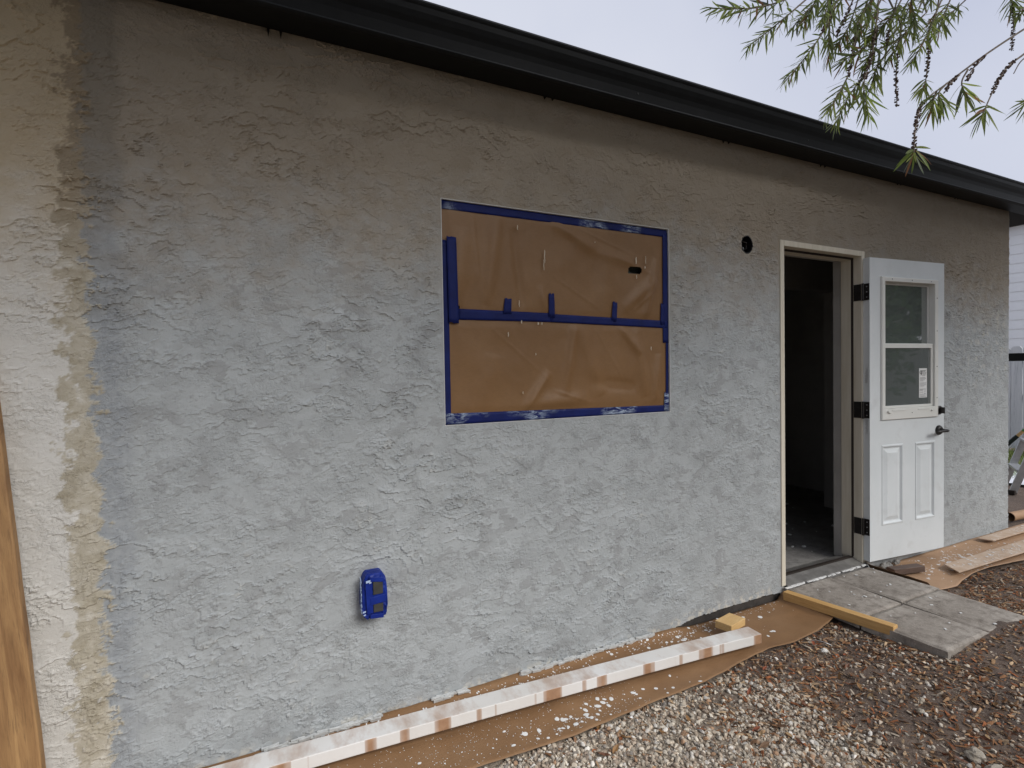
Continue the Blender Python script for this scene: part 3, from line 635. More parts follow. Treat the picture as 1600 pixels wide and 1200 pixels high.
tape(1.994, 1.20, 1.996, 1.295, .034, .030, 0.0092, 'short blue tape patch in the bottom right window corner', M_TAPES, 13)

# ------------------------------------------------------------------ taped outlet and open junction box on the wall
ob = thing('outlet_box', 'outdoor outlet cover wrapped in blue masking tape low on the wall', 'outlet', (OUT[0], 0, OUT[1]))
nu, nv = 40, 14; q = MB()
for j in range(nv):
    t = j/(nv-1); dep = -.058*min(1, t*1.35) if t < .74 else -.058-.004*(t-.74)/.26
    sc_ = 1 if t < .62 else 1-.55*((t-.62)/.38)**2.2
    if j == nv-1: sc_ = .0
    for i in range(nu):
        a = 2*math.pi*i/nu; ca, sa = math.cos(a), math.sin(a); e = .42
        x = .050*math.copysign(abs(ca)**e, ca)*sc_; z = .090*math.copysign(abs(sa)**e, sa)*sc_
        if z > 0: x *= 1-.18*(z/.09)**2
        w_ = .006*float(N3(x*60+3, z*45+t*6))+.0045*float(N1(x*120, z*100+9))
        q.v.append((x*(1+w_*6), dep-w_*(1 if t > .3 else 0), z*(1+w_*3)))
for j in range(nv-1):
    for i in range(nu): a = j*nu+i; b = j*nu+(i+1) % nu; q.f.append((a, b, b+nu, a+nu))
M_TAPEB = tapemat('bright_wrinkled_tape', .60, 5.1)
M_TAPEB.node_tree.nodes['Principled BSDF'].inputs['Roughness'].default_value = .42
for nd in M_TAPEB.node_tree.nodes:
    if nd.type == 'VALTORGB' and abs(nd.color_ramp.elements[0].color[2]-.075) < .01:
        nd.color_ramp.elements[0].color = (.006, .018, .16, 1); nd.color_ramp.elements[1].color = (.012, .035, .27, 1)
q.build('tape_wrap', M_TAPEB, ob, local=True)
M_GREYP = pbr('grey_outlet_plastic', (.035, .034, .031), (.055, .053, .048), 30, rough=.55)
for z0, z1 in ((.008, .058), (-.062, -.030)):
    MB().box(-.008, .030, -.0655, -.0600, z0, z1).build('outlet_face', M_GREYP, ob, local=True, bevel=.001)
for k, (x, z, w_, h_, a) in enumerate(((-.024, .0, .012, .062, .04), (.006, .068, .028, .009, -.18), (.010, -.012, .030, .015, .10), (.004, -.076, .026, .008, -.10))):
    ca, sa = math.cos(a), math.sin(a)
    MB().obox((x, -.0665-.0008*k, z), (w_*ca, 0, w_*sa), (0, .0016, 0), (-h_*sa, 0, h_*ca)).build('tape_flap', M_TAPEB, ob, local=True, bevel=.001)
sp = MB()
for x, z, s_ in ((-.028, .066, .006), (-.020, .060, .003), (-.045, -.05, .004), (-.044, -.062, .003)): sp.obox((x, -.071, z), (s_*1.4, 0, .001), (0, .001, 0), (0, 0, s_*.7))
for k in range(26): sp.obox((-.051, -.030-rnd.random()*.02, -.06+k*.0052), (.001, 0, 0), (0, .004+rnd.random()*.004, 0), (0, 0, .003))
sp.build('paint_specks', pbr('pale_blue_smears', (.40, .50, .68), rough=.6), ob, local=True, kind='stuff')
jb = thing('junction_box', 'round black open electrical box in the wall left of the door', 'electrical box', (VENT[0], 0, VENT[1]))
q = MB(); prof_ = [(.049, .004), (.049, -.002), (.044, -.002), (.042, .06)]; n = 28
for r_, y in prof_:
    for k in range(n): q.v.append((r_*math.cos(2*math.pi*k/n), y, r_*1.08*math.sin(2*math.pi*k/n)))
for j in range(3):
    for k in range(n): a = j*n+k; b = j*n+(k+1) % n; q.f.append((a, b, b+n, a+n))
q.f.append(tuple(3*n+k for k in range(n))); q.build('box_shell', pbr('black_plastic', (.008, .008, .009), rough=.4), jb, local=True)
for k, (pts) in enumerate(([(-.02, .055, .01), (-.015, .02, .02), (.005, .006, .012), (.012, .02, -.01)], [(.015, .055, .015), (.02, .02, .0), (.006, .008, -.022), (-.006, .03, -.03)], [(0, .055, -.02), (-.012, .012, -.026), (-.024, .006, -.018)])):
    MB().tube(pts, .0032, 6).build('wire', (M_RUBBER, M_BRONZE, M_SILVER)[k], jb, local=True, smooth=True)

# ------------------------------------------------------------------ pavers in front of the door
PZT = .075
pm = [(2.912, 3.306, -.447, -.03), (3.313, 3.712, -.445, -.03), (2.910, 3.303, -.852, -.458), (3.309, 3.698, -.855, -.456)]
pl = ['concrete paver nearest the door and the pine stick', 'concrete paver right under the door hinges', 'front concrete paver beside the end of the pine stick', 'front right concrete paver farthest from the wall']
for k, (x0, x1, y0, y1) in enumerate(pm):
    u = np.linspace(x0, x1, 26); v = np.linspace(y0, y1, 26); U, W = np.meshgrid(u, v, indexing='ij')
    ed = np.minimum(np.minimum(U-x0, x1-U), np.minimum(W-y0, y1-W))
    dz = -.006*sstep(.012, 0, ed)+.0012*N4.fbm(U*20, W*20, 3)
    jig = .004*N5.fbm(U*18+k*9, W*18, 3)*(ed < .001)
    tilt = (.004, -.003, -.004, .002)[k]
    cx_, cy_ = (x0+x1)/2, (y0+y1)/2
    top = np.stack([U-cx_+jig, W-cy_+jig, PZT+dz+tilt*(W-cy_)/.2-.0], -1).reshape(-1, 3)
    rim = [i*26 for i in range(26)]+[25*26+j for j in range(1, 26)]+[i*26+25 for i in range(24, -1, -1)]+[j for j in range(24, 0, -1)]
    nb = len(top); b_ = top[rim].copy(); b_[:, 2] = .012
    f_ = [tuple(r) for r in grid_faces(26, 26)]; n = len(rim)
    f_ += [(rim[i], nb+i, nb+(i+1) % n, rim[(i+1) % n]) for i in range(n)]
    q = MB(); q.v = [tuple(p) for p in np.concatenate([top, b_])]; q.f = [tuple(int(i) for i in t_) for t_ in f_]
    o = q.build('paver', M_PAVER, local=True, smooth=False, label=pl[k], cat='paver', group='concrete pavers at the door step'); o.location = (cx_, cy_, 0)
    fl = MB()
    for i in range(9 if k < 2 else 5):
        x = rnd.uniform(x0+.03, x1-.03); y = rnd.uniform(y0+.03, y1-.03); s_ = rnd.uniform(.003, .009); a = rnd.random()*3
        fl.obox((x-cx_, y-cy_, PZT+.0035), (s_*math.cos(a), s_*math.sin(a), 0), (-s_*.6*math.sin(a), s_*.6*math.cos(a), 0), (0, 0, .0015))
    fl.build('paint_flakes', M_SPAT, o, local=True, kind='stuff')

# ------------------------------------------------------------------ kraft paper on the ground, left of the door
FX = np.array([-.8, .3, .69, 1.1, 1.42, 1.8, 2.1, 2.3, 2.46, 2.675, 2.80, 2.90]); FY = np.array([-.44, -.43, -.436, -.454, -.44, -.43, -.385, -.363, -.386, -.375, -.345, -.318])
def lz(x, y):
    t = np.clip(-np.asarray(y)/.44, 0, 1)
    z = .014+.007*N2.fbm(np.asarray(x)*2.2, np.asarray(y)*5, 3)+.0025*N4.fbm(np.asarray(x)*9, np.asarray(y)*12, 2)
    z = z+.030*np.exp(-np.maximum(0, -np.asarray(y))/.018)*(1-sstep(1.95, 2.2, x))                          # turned up against the wall
    z = z+.020*sstep(2.45, 2.9, x)*sstep(.45, 1, t)+.006*sstep(.8, 1, t)           # lifted free edge
    z = z+.045*sstep(2.83, 2.90, x)*sstep(.85, .2, t)                                # folded up against the paver
    return z
def floor_paper(name, xa, xb, fx, fy, zf, m, label, ytop=-.004):
    u = lines((xa, xb, .02)); s = np.linspace(0, 1, 26); U, S = np.meshgrid(u, s, indexing='ij')
    fr_ = np.interp(U, fx, fy)+.006*N1.fbm(U*5, U*0, 3); Yp = ytop+(fr_-ytop)*S
    Zp = zf(U, Yp)+gz(U, Yp)*.0
    c0 = ((xa+xb)/2, -.2, 0)
    o = np_mesh(name, np.stack([U-c0[0], Yp-c0[1], Zp], -1).reshape(-1, 3), grid_faces(len(u), 26), m, smooth=True, label=label, cat='paper sheet', group='kraft paper laid along the wall')
    o.location = c0; md_ = o.modifiers.new('thick', 'SOLIDIFY'); md_.thickness = .0006; md_.offset = -1
    return o
lp = floor_paper('kraft_paper', -.55, 2.902, FX, FY, lz, M_KRAFTG, 'long brown kraft paper strip on the ground left of the door')
def spatter(parent, items, zf, m=M_SPAT, lift=.0014):
    q = MB(); r_ = random.Random(3); ox, oy, oz = parent.location
    for x, y, s_ in items:
        n = 11; el = r_.uniform(.8, 1.25); a0 = r_.random()*3
        pts = []
        for k in range(n):
            a = 2*math.pi*k/n; rr = s_*(1+.11*r_.uniform(-1, 1)); px, py = rr*el*math.cos(a), rr/el*math.sin(a)
            pts.append((x+px*math.cos(a0)-py*math.sin(a0), y+px*math.sin(a0)+py*math.cos(a0)))
        b0 = len(q.v)
        q.v += [(a-ox, b-oy, float(zf(a, b))+lift-oz) for a, b in pts]; q.v.append((x-ox, y-oy, float(zf(x, y))+lift*1.9-oz))
        q.f += [(b0+k, b0+(k+1) % n, b0+n) for k in range(n)]
    q.build('paint_spatter', m, parent, local=True, kind='stuff', smooth=True)
it = []
for k in range(420):
    x = rnd.uniform(-.1, 2.82); y = -.012-abs(rnd.gauss(0, .05)); it.append((x, max(y, -.30), rnd.choice((.0015, .0018, .0022, .003, .004))))
for k in range(520): it.append((rnd.uniform(.2, 1.5), rnd.uniform(-.43, -.18), rnd.choice((.0010, .0012, .0014, .0018))))
for cx_, cy_, n, sp_, big in ((1.02, -.38, 38, .11, .009), (1.32, -.345, 40, .12, .010), (1.18, -.40, 22, .07, .007), (1.6, -.38, 12, .14, .008), (2.05, -.07, 60, .13, .010), (1.85, -.05, 45, .12, .009), (2.45, -.2, 14, .2, .010), (.75, -.36, 14, .12, .005)):
    for k in range(n):
        x, y = rnd.gauss(cx_, sp_), rnd.gauss(cy_, sp_*.35)
        if -.42 < y < -.012 and x < 2.8: it.append((x, y, big*rnd.random()**2.4+.0015))
for k in range(9): it.append((1.11+.011*k, -.352-.0042*k, .0038-.0002*k+.002*(k in (0, 1))))
it += [(1.11, -.352, .010), (1.105, -.345, .008), (1.215, -.395, .008), (1.28, -.345, .012), (1.36, -.33, .011), (1.47, -.34, .010), (1.58, -.36, .0085), (.93, -.355, .012), (.99, -.36, .010), (2.31, -.065, .013), (2.56, -.11, .014), (2.47, -.07, .010)]
spatter(lp, it, lz)
crust = MB()   # paint crust where wall and paper meet
for k in range(420):
    x = rnd.uniform(-.15, 2.15)*1.0; s_ = rnd.uniform(.004, .014)
    if N3(x*3.1, .4) < -.05: continue
    crust.obox((x, -.010-rnd.random()*.012, .032+rnd.random()*.014), (s_*1.6, 0, rnd.uniform(-.003, .003)), (0, .0045, 0), (0, -.002, s_*.45))
crust.build('paint_crust', pbr('dried_primer_crust', (.52, .53, .52), (.66, .67, .66), 30, rough=.7), house, kind='stuff')

# ------------------------------------------------------------------ lumber
A = Vector((-.42, -.150, 0)); B = Vector((2.278, -.345, 0)); dirx = (B-A).normalized(); nrm = Vector((-dirx.y, dirx.x, 0)); L = (B-A).length
st_ = thing('painted_board', 'long board brushed patchy white with bare brown bands, lying on the kraft paper', 'board', ((A.x+B.x)/2, (A.y+B.y)/2, .036), (0, -.0035, math.atan2(dirx.y, dirx.x)))
q = MB(); segs = 40
for i in range(segs+1):
    x = -L/2+L*i/segs; bow = .010*(1-(2*i/segs-1)**2)
    q.v += [(x, 0, bow-.001), (x, .088, bow-.001), (x, .088, .046+bow), (x, 0, .046+bow)]
for i in range(segs):
    for k in range(4): a = i*4+k; b = i*4+(k+1) % 4; q.f.append((a, b, b+4, a+4))
q.f += [(0, 1, 2, 3), tuple(segs*4+k for k in (3, 2, 1, 0))]
q.build('board', M_STRIP, st_, local=True, bevel=.003)
def lumber(name, c, half, rz, m, label, cat, ry=0, rx=0):
    o = MB().box(-half[0], half[0], -half[1], half[1], -half[2], half[2]).build(name, m, local=True, label=label, cat=cat, bevel=.0025)
    o.location = c; o.rotation_euler = (rx, ry, rz); return o
lumber('wood_block', (2.262, -.165, .072), (.075, .045, .019), math.radians(14), M_PINEY, 'short yellow pine offcut resting behind the white painted board end', 'wood block', ry=math.radians(2))
lumber('pine_stick', (2.905, -.325, .058), (.29, .025, .025), math.radians(-83.5), M_PINE, 'square pine stick lying along the left side of the pavers', 'lumber', ry=math.radians(-1.5))
ax = Vector((-.0905, .080, 1.0)).normalized(); wx = (Vector((-1, 0, 0))-ax*ax.dot(Vector((-1, 0, 0)))).normalized(); ny = ax.cross(wx)
pb = thing('leaning_plank', 'weathered brown plank leaning on the stucco wall at the left edge', 'plank', (-.556, -.143, 0))
pb.matrix_basis = Matrix.Translation((-.556, -.143, 0)) @ Matrix((wx, -ny, ax)).transposed().to_4x4()
q = MB(); nz_ = 24
for i in range(nz_+1):
    z = 1.76*i/nz_; w_ = .0025*float(N1(z*4, 2)); e = .002*float(N3(z*7, 5))
    q.v += [(e, w_, z), (.19, w_, z), (.19, w_+.036, z), (e, w_+.036, z)]
for i in range(nz_):
    for k in range(4): a = i*4+k; b = i*4+(k+1) % 4; q.f.append((a, b, b+4, a+4))
q.f += [(0, 1, 2, 3), tuple(nz_*4+k for k in (3, 2, 1, 0))]
q.build('board', M_PLANK, pb, local=True, bevel=.004)

# ------------------------------------------------------------------ kraft paper and boards right of the door
RX = np.array([3.70, 3.80, 3.90, 4.0, 4.12, 4.3, 4.5, 4.7, 4.9, 5.2, 6.6]); RY = np.array([-.36, -.385, -.405, -.41, -.385, -.365, -.37, -.40, -.425, -.43, -.42])
def rz_(x, y):
    t = np.clip(-np.asarray(y)/.42, 0, 1)
    z = .018+.007*N3.fbm(np.asarray(x)*2.5, np.asarray(y)*6, 3)+.015*np.exp(-np.maximum(0, -np.asarray(y))/.02)
    z = z+.020*sstep(.7, 1, t)*sstep(4.0, 4.4, x)+.065*sstep(3.80, 3.725, x)
    return z
rp = floor_paper('kraft_paper', 3.722, 6.5, RX, RY, rz_, M_KRAFTP, 'pale brown kraft paper on the ground right of the open door')
it = []
for k in range(330):
    x = rnd.gauss(4.55, .38); y = rnd.gauss(-.19, .09)
    if 3.95 < x < 5.7 and -.40 < y < -.02: it.append((x, y, .0022+.009*rnd.random()**2.2))
spatter(rp, it, rz_)
def thin_board(name, pts, z, th_, label, m):
    c0 = np.mean(np.array(pts), 0); q = MB(); n = len(pts)
    q.v = [(x-c0[0], y-c0[1], 0) for x, y in pts]+[(x-c0[0], y-c0[1], th_) for x, y in pts]
    q.f = [tuple(range(n))[::-1], tuple(n+k for k in range(n))]+[(k, (k+1) % n, n+(k+1) % n, n+k) for k in range(n)]
    o = q.build(name, m, local=True, label=label, cat='board', bevel=.0012); o.location = (c0[0], c0[1], z); return o
M_THIN = pbr('paint_speckled_hardboard', (.45, .32, .22), (.56, .44, .34), 6, rough=.7, c3=(.62, .54, .46))
b1 = thin_board('hardboard_strip', [(4.17, -.345), (4.25, -.225), (5.6, -.245), (5.6, -.385)], .046, .008, 'longer speckled hardboard strip near the front edge of the right paper', M_THIN)
b2_ = thin_board('hardboard_strip', [(5.16, -.135), (5.13, -.045), (6.3, -.055), (6.3, -.155)], .042, .008, 'shorter hardboard strip touching the wall at its far end', M_THIN)
flat = lambda x, y: .055
it = [(rnd.uniform(4.25, 5.5), rnd.uniform(-.35, -.255), .002+.008*rnd.random()**2) for k in range(90)]; spatter(b1, it, flat)
it = [(rnd.uniform(5.18, 5.9), rnd.uniform(-.125, -.06), .002+.008*rnd.random()**2) for k in range(24)]; spatter(b2_, it, lambda x, y: .051)
lumber('scrap_wood', (3.93, -.150, .052), (.125, .03, .019), math.radians(-14), M_SCRAP, 'dark scrap of wood on the paper below the open door', 'wood block')
q = MB(); q.tube([(6.02, .09, .062), (6.75, .03, .062)], .040, 20, False); q.tube([(6.75, .03, .062), (6.02, .09, .062)], .034, 20, False)
q.f += [(k, (k+1) % 20, 60+((20-k-1) % 20), 60+((20-k) % 20)) for k in range(0)]
tb = q.build('cardboard_tube', M_KRAFTP, loc=(6.3, .06, .02), label='brown cardboard tube lying beyond the far corner of the house', cat='tube', smooth=True)
def rock(name, c, s, seed, m, label, group=None):
    bm = bmesh.new(); bmesh.ops.create_icosphere(bm, subdivisions=3, radius=1); n = Noise(seed)
    for v in bm.verts:
        p = v.co.copy(); k = 1+.30*float(n(p.x*1.3+p.z, p.y*1.3+2))+.12*float(n(p.x*3.5, p.y*3.5+p.z*3)); v.co = Vector((p.x*s[0]*k, p.y*s[1]*k, max(p.z, -.5)*s[2]*k))
    me = bpy.data.meshes.new(name); bm.to_mesh(me); bm.free(); me.materials.append(m)
    o = bpy.data.objects.new(name, me); o.location = c; return finish(o, None, label, 'stone', group)
M_ROCK = pbr('limestone', (.30, .26, .20), (.44, .40, .34), 25, rough=.9, bs=(120, .6, .006))
rock('stone', (2.315, -1.205, .012), (.036, .026, .022), 31, M_ROCK, 'pale limestone lump at the bottom right, upper of two', 'large stones at the bottom right')
rock('stone', (2.275, -1.275, .012), (.045, .022, .020), 32, M_ROCK, 'long pale limestone lump at the bottom right corner, lower of two', 'large stones at the bottom right')
rock('stone', (2.513, -.515, .024), (.020, .013, .010), 33, pbr('white_stone', (.62, .60, .56), rough=.8), 'small smooth white stone in front of the paper corner')
rock('stone', (2.42, -.98, .012), (.018, .013, .010), 35, M_ROCK, 'small pale stone on bare soil above the two limestone lumps')
for k, (x, y, s_) in enumerate(((3.86, -.055, .034), (3.92, -.05, .022), (4.02, -.045, .024))):
    rock('rubble', (x, y, .05), (s_*1.2, s_*.8, s_*.8), 40+k, concmat('mortar_rubble_%d' % k, (.20, .19, .17), (.32, .31, .29), (.14, .13, .12)),
         ('largest grey mortar lump under the open door, by the hinges', 'middle grey mortar lump under the open door', 'farthest grey mortar lump under the open door')[k], 'mortar lumps under the door')
MB().tube([(2.505, -.44, .034), (2.53, -.455, .046), (2.56, -.485, .040), (2.575, -.515, .032)], .0014, 5).build('wire_offcut', M_SILVER, loc=(2.53, -.47, .03), label='thin curved wire offcut on the soil near the paper corner', cat='wire', smooth=True)

# ------------------------------------------------------------------ gravel, chips and leaves on the ground
def paper_front(x): return np.where(x < 2.9, np.interp(x, FX, FY), np.where(x < 3.72, -.86, np.interp(x, RX, RY)))
def scatter(n, xr, yr, dens):
    x = rng.uniform(*xr, n); y = rng.uniform(*yr, n); k = rng.random(n) < dens(x, y)
    k &= y < paper_front(x)+np.where((x > 2.86) & (x < 3.75), -.005, .012)
    k |= (rng.random(n) < dens(x, y)) & (x > 2.72) & (x < 2.88) & (y < -.33)
    return x[k], y[k]
def ico(sub, seed):
    bm = bmesh.new(); bmesh.ops.create_icosphere(bm, subdivisions=sub, radius=1); r_ = np.random.default_rng(seed)
    v = np.array([p.co[:] for p in bm.verts]); f = np.array([[q_.index for q_ in p.verts] for p in bm.faces]); bm.free()
    for _ in range(7):                                       # chip flat facets off
        nrm_ = r_.normal(size=3); nrm_ /= np.linalg.norm(nrm_); dd = v@nrm_; lim = r_.uniform(.55, .85); v = v-np.outer(np.maximum(dd-lim, 0), nrm_)
    v = v*(1+.10*r_.normal(size=(len(v), 1))*.7); return v, f
def rotmats(n, flat_=1.0):
    a = rng.uniform(0, 2*np.pi, n); t = rng.normal(0, .5*flat_, n); p = rng.normal(0, .5*flat_, n)
    ca, sa, ct, st2, cp, sp2 = np.cos(a), np.sin(a), np.cos(t), np.sin(t), np.cos(p), np.sin(p); z = np.zeros(n); o1 = np.ones(n)
    A_ = np.stack([ca, -sa, z, sa, ca, z, z, z, o1], -1).reshape(n, 3, 3); B_ = np.stack([o1, z, z, z, ct, -st2, z, st2, ct], -1).reshape(n, 3, 3); C_ = np.stack([cp, z, sp2, z, o1, z, -sp2, z, cp], -1).reshape(n, 3, 3)
    return A_@B_@C_
def instances(name, bases, x, y, z, size, aspect, cols, m, flat_=1.0, **kw):
    Vs, Fs, Cs, off = [], [], [], 0; n = len(x); R_ = rotmats(n, flat_); which = rng.integers(0, len(bases), n)
    for b, (bv, bf) in enumerate(bases):
        i = np.where(which == b)[0]
        if not len(i): continue
        v = bv[None]*(size[i][:, None]*aspect[i])[:, None, :]
        v = np.einsum('nij,nkj->nki', R_[i], v)+np.stack([x[i], y[i], z[i]], -1)[:, None, :]
        f = bf[None]+(np.arange(len(i))*len(bv))[:, None, None]+off
        Vs.append(v.reshape(-1, 3)); Fs.append(f.reshape(-1, bf.shape[1])); Cs.append(np.repeat(np.c_[cols[i], np.ones(len(i))], len(bv), 0)); off += len(i)*len(bv)
    return np_mesh(name, np.concatenate(Vs), np.concatenate(Fs), m, attrs={'col': ('FLOAT_COLOR', np.concatenate(Cs))}, **kw)
def pal(n, colours, w, jit=.18):
    c_ = np.array(colours)[rng.choice(len(colours), n, p=np.array(w)/sum(w))]; return np.clip(c_*(1+jit*rng.normal(size=(n, 1))), .01, .9)
PALE = [(.50, .43, .34), (.58, .52, .43), (.42, .34, .26), (.34, .27, .21), (.68, .64, .58), (.38, .24, .15), (.27, .24, .21)]
def dens_pale(x, y):
    d_ = 1-sstep(.0, .75, (x-1.55)+.35*(y+.75)+.55*N2.fbm(x*2.3, y*2.3, 4))
    return np.clip(d_, .06, 1)*np.where(x < 3.4, 1, .8)
near_b = [ico(2, s) for s in range(8)]; far_b = [ico(1, s) for s in range(6)]
M_GRAV = attr_mat('gravel_stone', .85, .25, (150, .4, .003), (90, .78, 1.12))
x, y = scatter(34000, (.45, 2.9), (-1.45, -.3), dens_pale); n = len(x); s = .0029+.0080*rng.random(n)**2.0
instances('gravel', near_b, x, y, gz(x, y)+s*rng.uniform(-.05, .75, n), s, np.stack([rng.uniform(.9, 1.5, n), rng.uniform(.75, 1.1, n), rng.uniform(.5, .85, n)], -1), pal(n, PALE, (5, 5, 4, 3, 2, 1.2, 1.4)), M_GRAV, label='pale crushed gravel spread in front of the kraft paper', cat='gravel', kind='stuff')
x, y = scatter(34000, (-.3, 7.2), (-2.7, 1.1), lambda x, y: np.where((x > .45) & (x < 2.9) & (y > -1.45), .05, np.where(x < 1.7, .7, .22)))
k = ~((y > -.42) & (x < 5.8)); x, y = x[k], y[k]; n = len(x); s = .004+.009*rng.random(n)**1.7
instances('gravel', far_b, x, y, gz(x, y)+s*rng.uniform(-.2, .5, n), s, np.stack([rng.uniform(.9, 1.5, n), rng.uniform(.75, 1.1, n), rng.uniform(.5, .85, n)], -1), pal(n, PALE, (4, 3, 4, 4, 1, 2, 2)), M_GRAV, label='sparser mixed gravel scattered over the brown soil', cat='gravel', kind='stuff')
# wood chips: thin bent flakes
def chip(seed):
    r_ = np.random.default_rng(seed); v = np.array([(-1, -.5, 0), (-.2, -.62, .10), (.9, -.35, -.05), (1, .3, 0), (.1, .55, .12), (-.9, .4, 0)]); v += r_.normal(0, .12, v.shape)
    v = np.concatenate([v, v+np.array([0, 0, .22])]); f = [(6, 7, 10), (7, 8, 9), (7, 9, 10), (6, 10, 11), (0, 1, 7), (0, 7, 6), (1, 2, 8), (1, 8, 7), (2, 3, 9), (2, 9, 8), (3, 4, 10), (3, 10, 9), (4, 5, 11), (4, 11, 10), (5, 0, 6), (5, 6, 11)]
    return v, np.array(f)
CH = [(.24, .12, .058), (.16, .088, .05), (.34, .21, .115), (.10, .066, .048), (.48, .34, .21), (.30, .11, .045), (.44, .37, .29)]
M_CHIP = attr_mat('wood_chip', .8, .25, (120, .4, .003), (60, .7, 1.15))
def dens_chip(x, y): return np.clip(.12+.95*sstep(-.55, .35, (x-1.75)+.3*(y+.75)+.4*N5.fbm(x*3, y*3, 4)), 0, 1)*(.5+.5*sstep(-.25, .12, N3.fbm(x*2.2+5, y*2.6, 3)))
x, y = scatter(36000, (.5, 5.4), (-1.8, -.3), dens_chip); n = len(x); s = .0035+.0105*rng.random(n)**2.0
instances('wood_chips', [chip(i) for i in range(8)], x, y, gz(x, y)+.002+.006*rng.random(n), s, np.stack([rng.uniform(.8, 1.6, n), rng.uniform(.4, .95, n), rng.uniform(.4, .9, n)], -1), pal(n, CH, (5, 3.5, 4, 2.6, 2.4, 3.0, 2.0), .25), M_CHIP, .6, label='brown shredded bark and wood chips over damp soil', cat='wood chips', kind='stuff')
x, y = scatter(5000, (.5, 7.5), (-2.6, 1.2), lambda x, y: .6+0*x); n = len(x); k = ~((y > -.42) & (x < 5.8)); x, y = x[k], y[k]; n = len(x); s = .009+.016*rng.random(n)
instances('pine_straw', [chip(i) for i in range(4)], x, y, gz(x, y)+.006+.005*rng.random(n), s, np.stack([rng.uniform(.8, 1.3, n), np.full(n, .075), np.full(n, .12)], -1), pal(n, [(.30, .20, .11), (.20, .12, .06), (.12, .08, .05), (.36, .29, .2)], (4, 4, 4, 1)), M_CHIP, .35, label='thin dry straw and twigs strewn across the soil', cat='straw', kind='stuff')
# fallen leaves, one object each
def leafmesh(seed, L_=.022, W_=.010, curl=.5):
    r_ = np.random.default_rng(seed); nu = 7; V_ = []; F_ = []
    for i in range(nu):
        t = i/(nu-1); w_ = W_*math.sin(math.pi*min(1, t*.96+.03))**.8; zc = curl*L_*.4*(t-.5)**2*2+r_.normal(0, .0006)
        V_ += [(L_*(t-.5)*2, -w_, zc+w_*curl*.7), (L_*(t-.5)*2, 0, zc), (L_*(t-.5)*2, w_, zc+w_*curl*.55)]
    for i in range(nu-1):
        a = i*3; F_ += [(a, a+3, a+4, a+1), (a+1, a+4, a+5, a+2)]
    return V_, F_
LM = []
for k, c_ in enumerate(((.24, .085, .03), (.30, .16, .06), (.17, .07, .035), (.34, .22, .11), (.28, .075, .03), (.20, .12, .07))):
    V_, F_ = leafmesh(k, .016+.004*(k % 3), .007+.002*(k % 2), .4+.3*(k % 3)); me = bpy.data.meshes.new('fallen_leaf'); me.from_pydata(V_, [], F_)
    me.materials.append(pbr('dead_leaf_%d' % k, tuple(v*.7 for v in c_), c_, 60, rough=.6)); LM.append(me)
x, y = scatter(230, (.8, 3.9), (-1.25, -.3), lambda x, y: .75+0*x)
lr = thing('leaf_litter', 'scattered curled brown dead leaves lying on the gravel and soil', 'dead leaves', (2.0, -.8, 0)); lr['kind'] = 'stuff'
for i in range(len(x)):
    o = bpy.data.objects.new('fallen_leaf', LM[i % 6]); o.location = (x[i]-2, y[i]+.8, float(gz(x[i], y[i]))+.010); o.rotation_euler = (rnd.gauss(0, .3), rnd.gauss(0, .3), rnd.random()*6.3); finish(o, lr)


# ------------------------------------------------------------------ beyond the far corner: ladder, tool, rail, fence, neighbour
ld = thing('step_ladder', 'folding aluminium step ladder standing beyond the far corner', 'ladder', (7.6, .6, 0))
def bar(p, q_, w_, t_, nm, m=M_SILVER):
    p, q_ = Vector(p), Vector(q_); d_ = (q_-p); L_ = d_.length; d_.normalize(); s_ = d_.cross(Vector((.88, .48, 0))).normalized(); u_ = s_.cross(d_)
    return MB().obox((p+q_)/2, d_*L_/2, s_*w_/2, u_*t_/2).build(nm, m, ld, bevel=.003)
lean = Vector((.15, -.28, 1)); feet = [Vector((7.40, .590, 0)), Vector((7.85, .835, 0))]
for f0 in feet:
    ap = f0+lean*1.2
    bar(f0+lean*.03, ap, .065, .028, 'rail'); bar(ap, ap+Vector((.18, -.336, -1.16)), .05, .025, 'rear_leg')
    for c0 in (f0, ap+Vector((.18, -.336, -1.2))): MB().box(c0.x-.03, c0.x+.03, c0.y-.035, c0.y+.035, .004, .05).build('rubber_foot', M_RUBBER, ld, bevel=.004)
for z in (.26, .56, .86):
    a_, b_ = feet[0]+lean*z, feet[1]+lean*z; w_ = (b_-a_); MB().obox((a_+b_)/2, w_/2*1.02, Vector((.478, -.878, 0))*.045, (0, 0, .012)).build('step', M_SILVER, ld, bevel=.003)
a_, b_ = feet[0]+lean*1.2, feet[1]+lean*1.2; MB().obox((a_+b_)/2+Vector((0, 0, .015)), (b_-a_)/2*1.1, Vector((.478, -.878, 0))*.12, (0, 0, .014)).build('top_cap', M_BLACK, ld, bevel=.005)
ra = thing('garden_tool', 'long handled tool with dark grip and green shaft leaning on the ladder', 'tool', (7.35, .7, .4))
gp = [Vector((7.33, .76, .36)), Vector((7.40, .545, .642)), Vector((7.41, .503, .697)), Vector((7.55, .02, 1.30))]
MB().tube([gp[0], gp[1]], .021, 10).build('grip', pbr('dark_green_rubber', (.010, .018, .015), rough=.6), ra)
MB().tube([gp[1], gp[2]], .017, 10).build('shaft', M_PINEY, ra); MB().tube([gp[2], gp[3]], .015, 10).build('sleeve', pbr('green_paint', (.12, .30, .07), rough=.5), ra)
u = np.linspace(7.95, 8.9, 30); v = np.linspace(.45, 1.35, 30); U, W = np.meshgrid(u, v, indexing='ij')
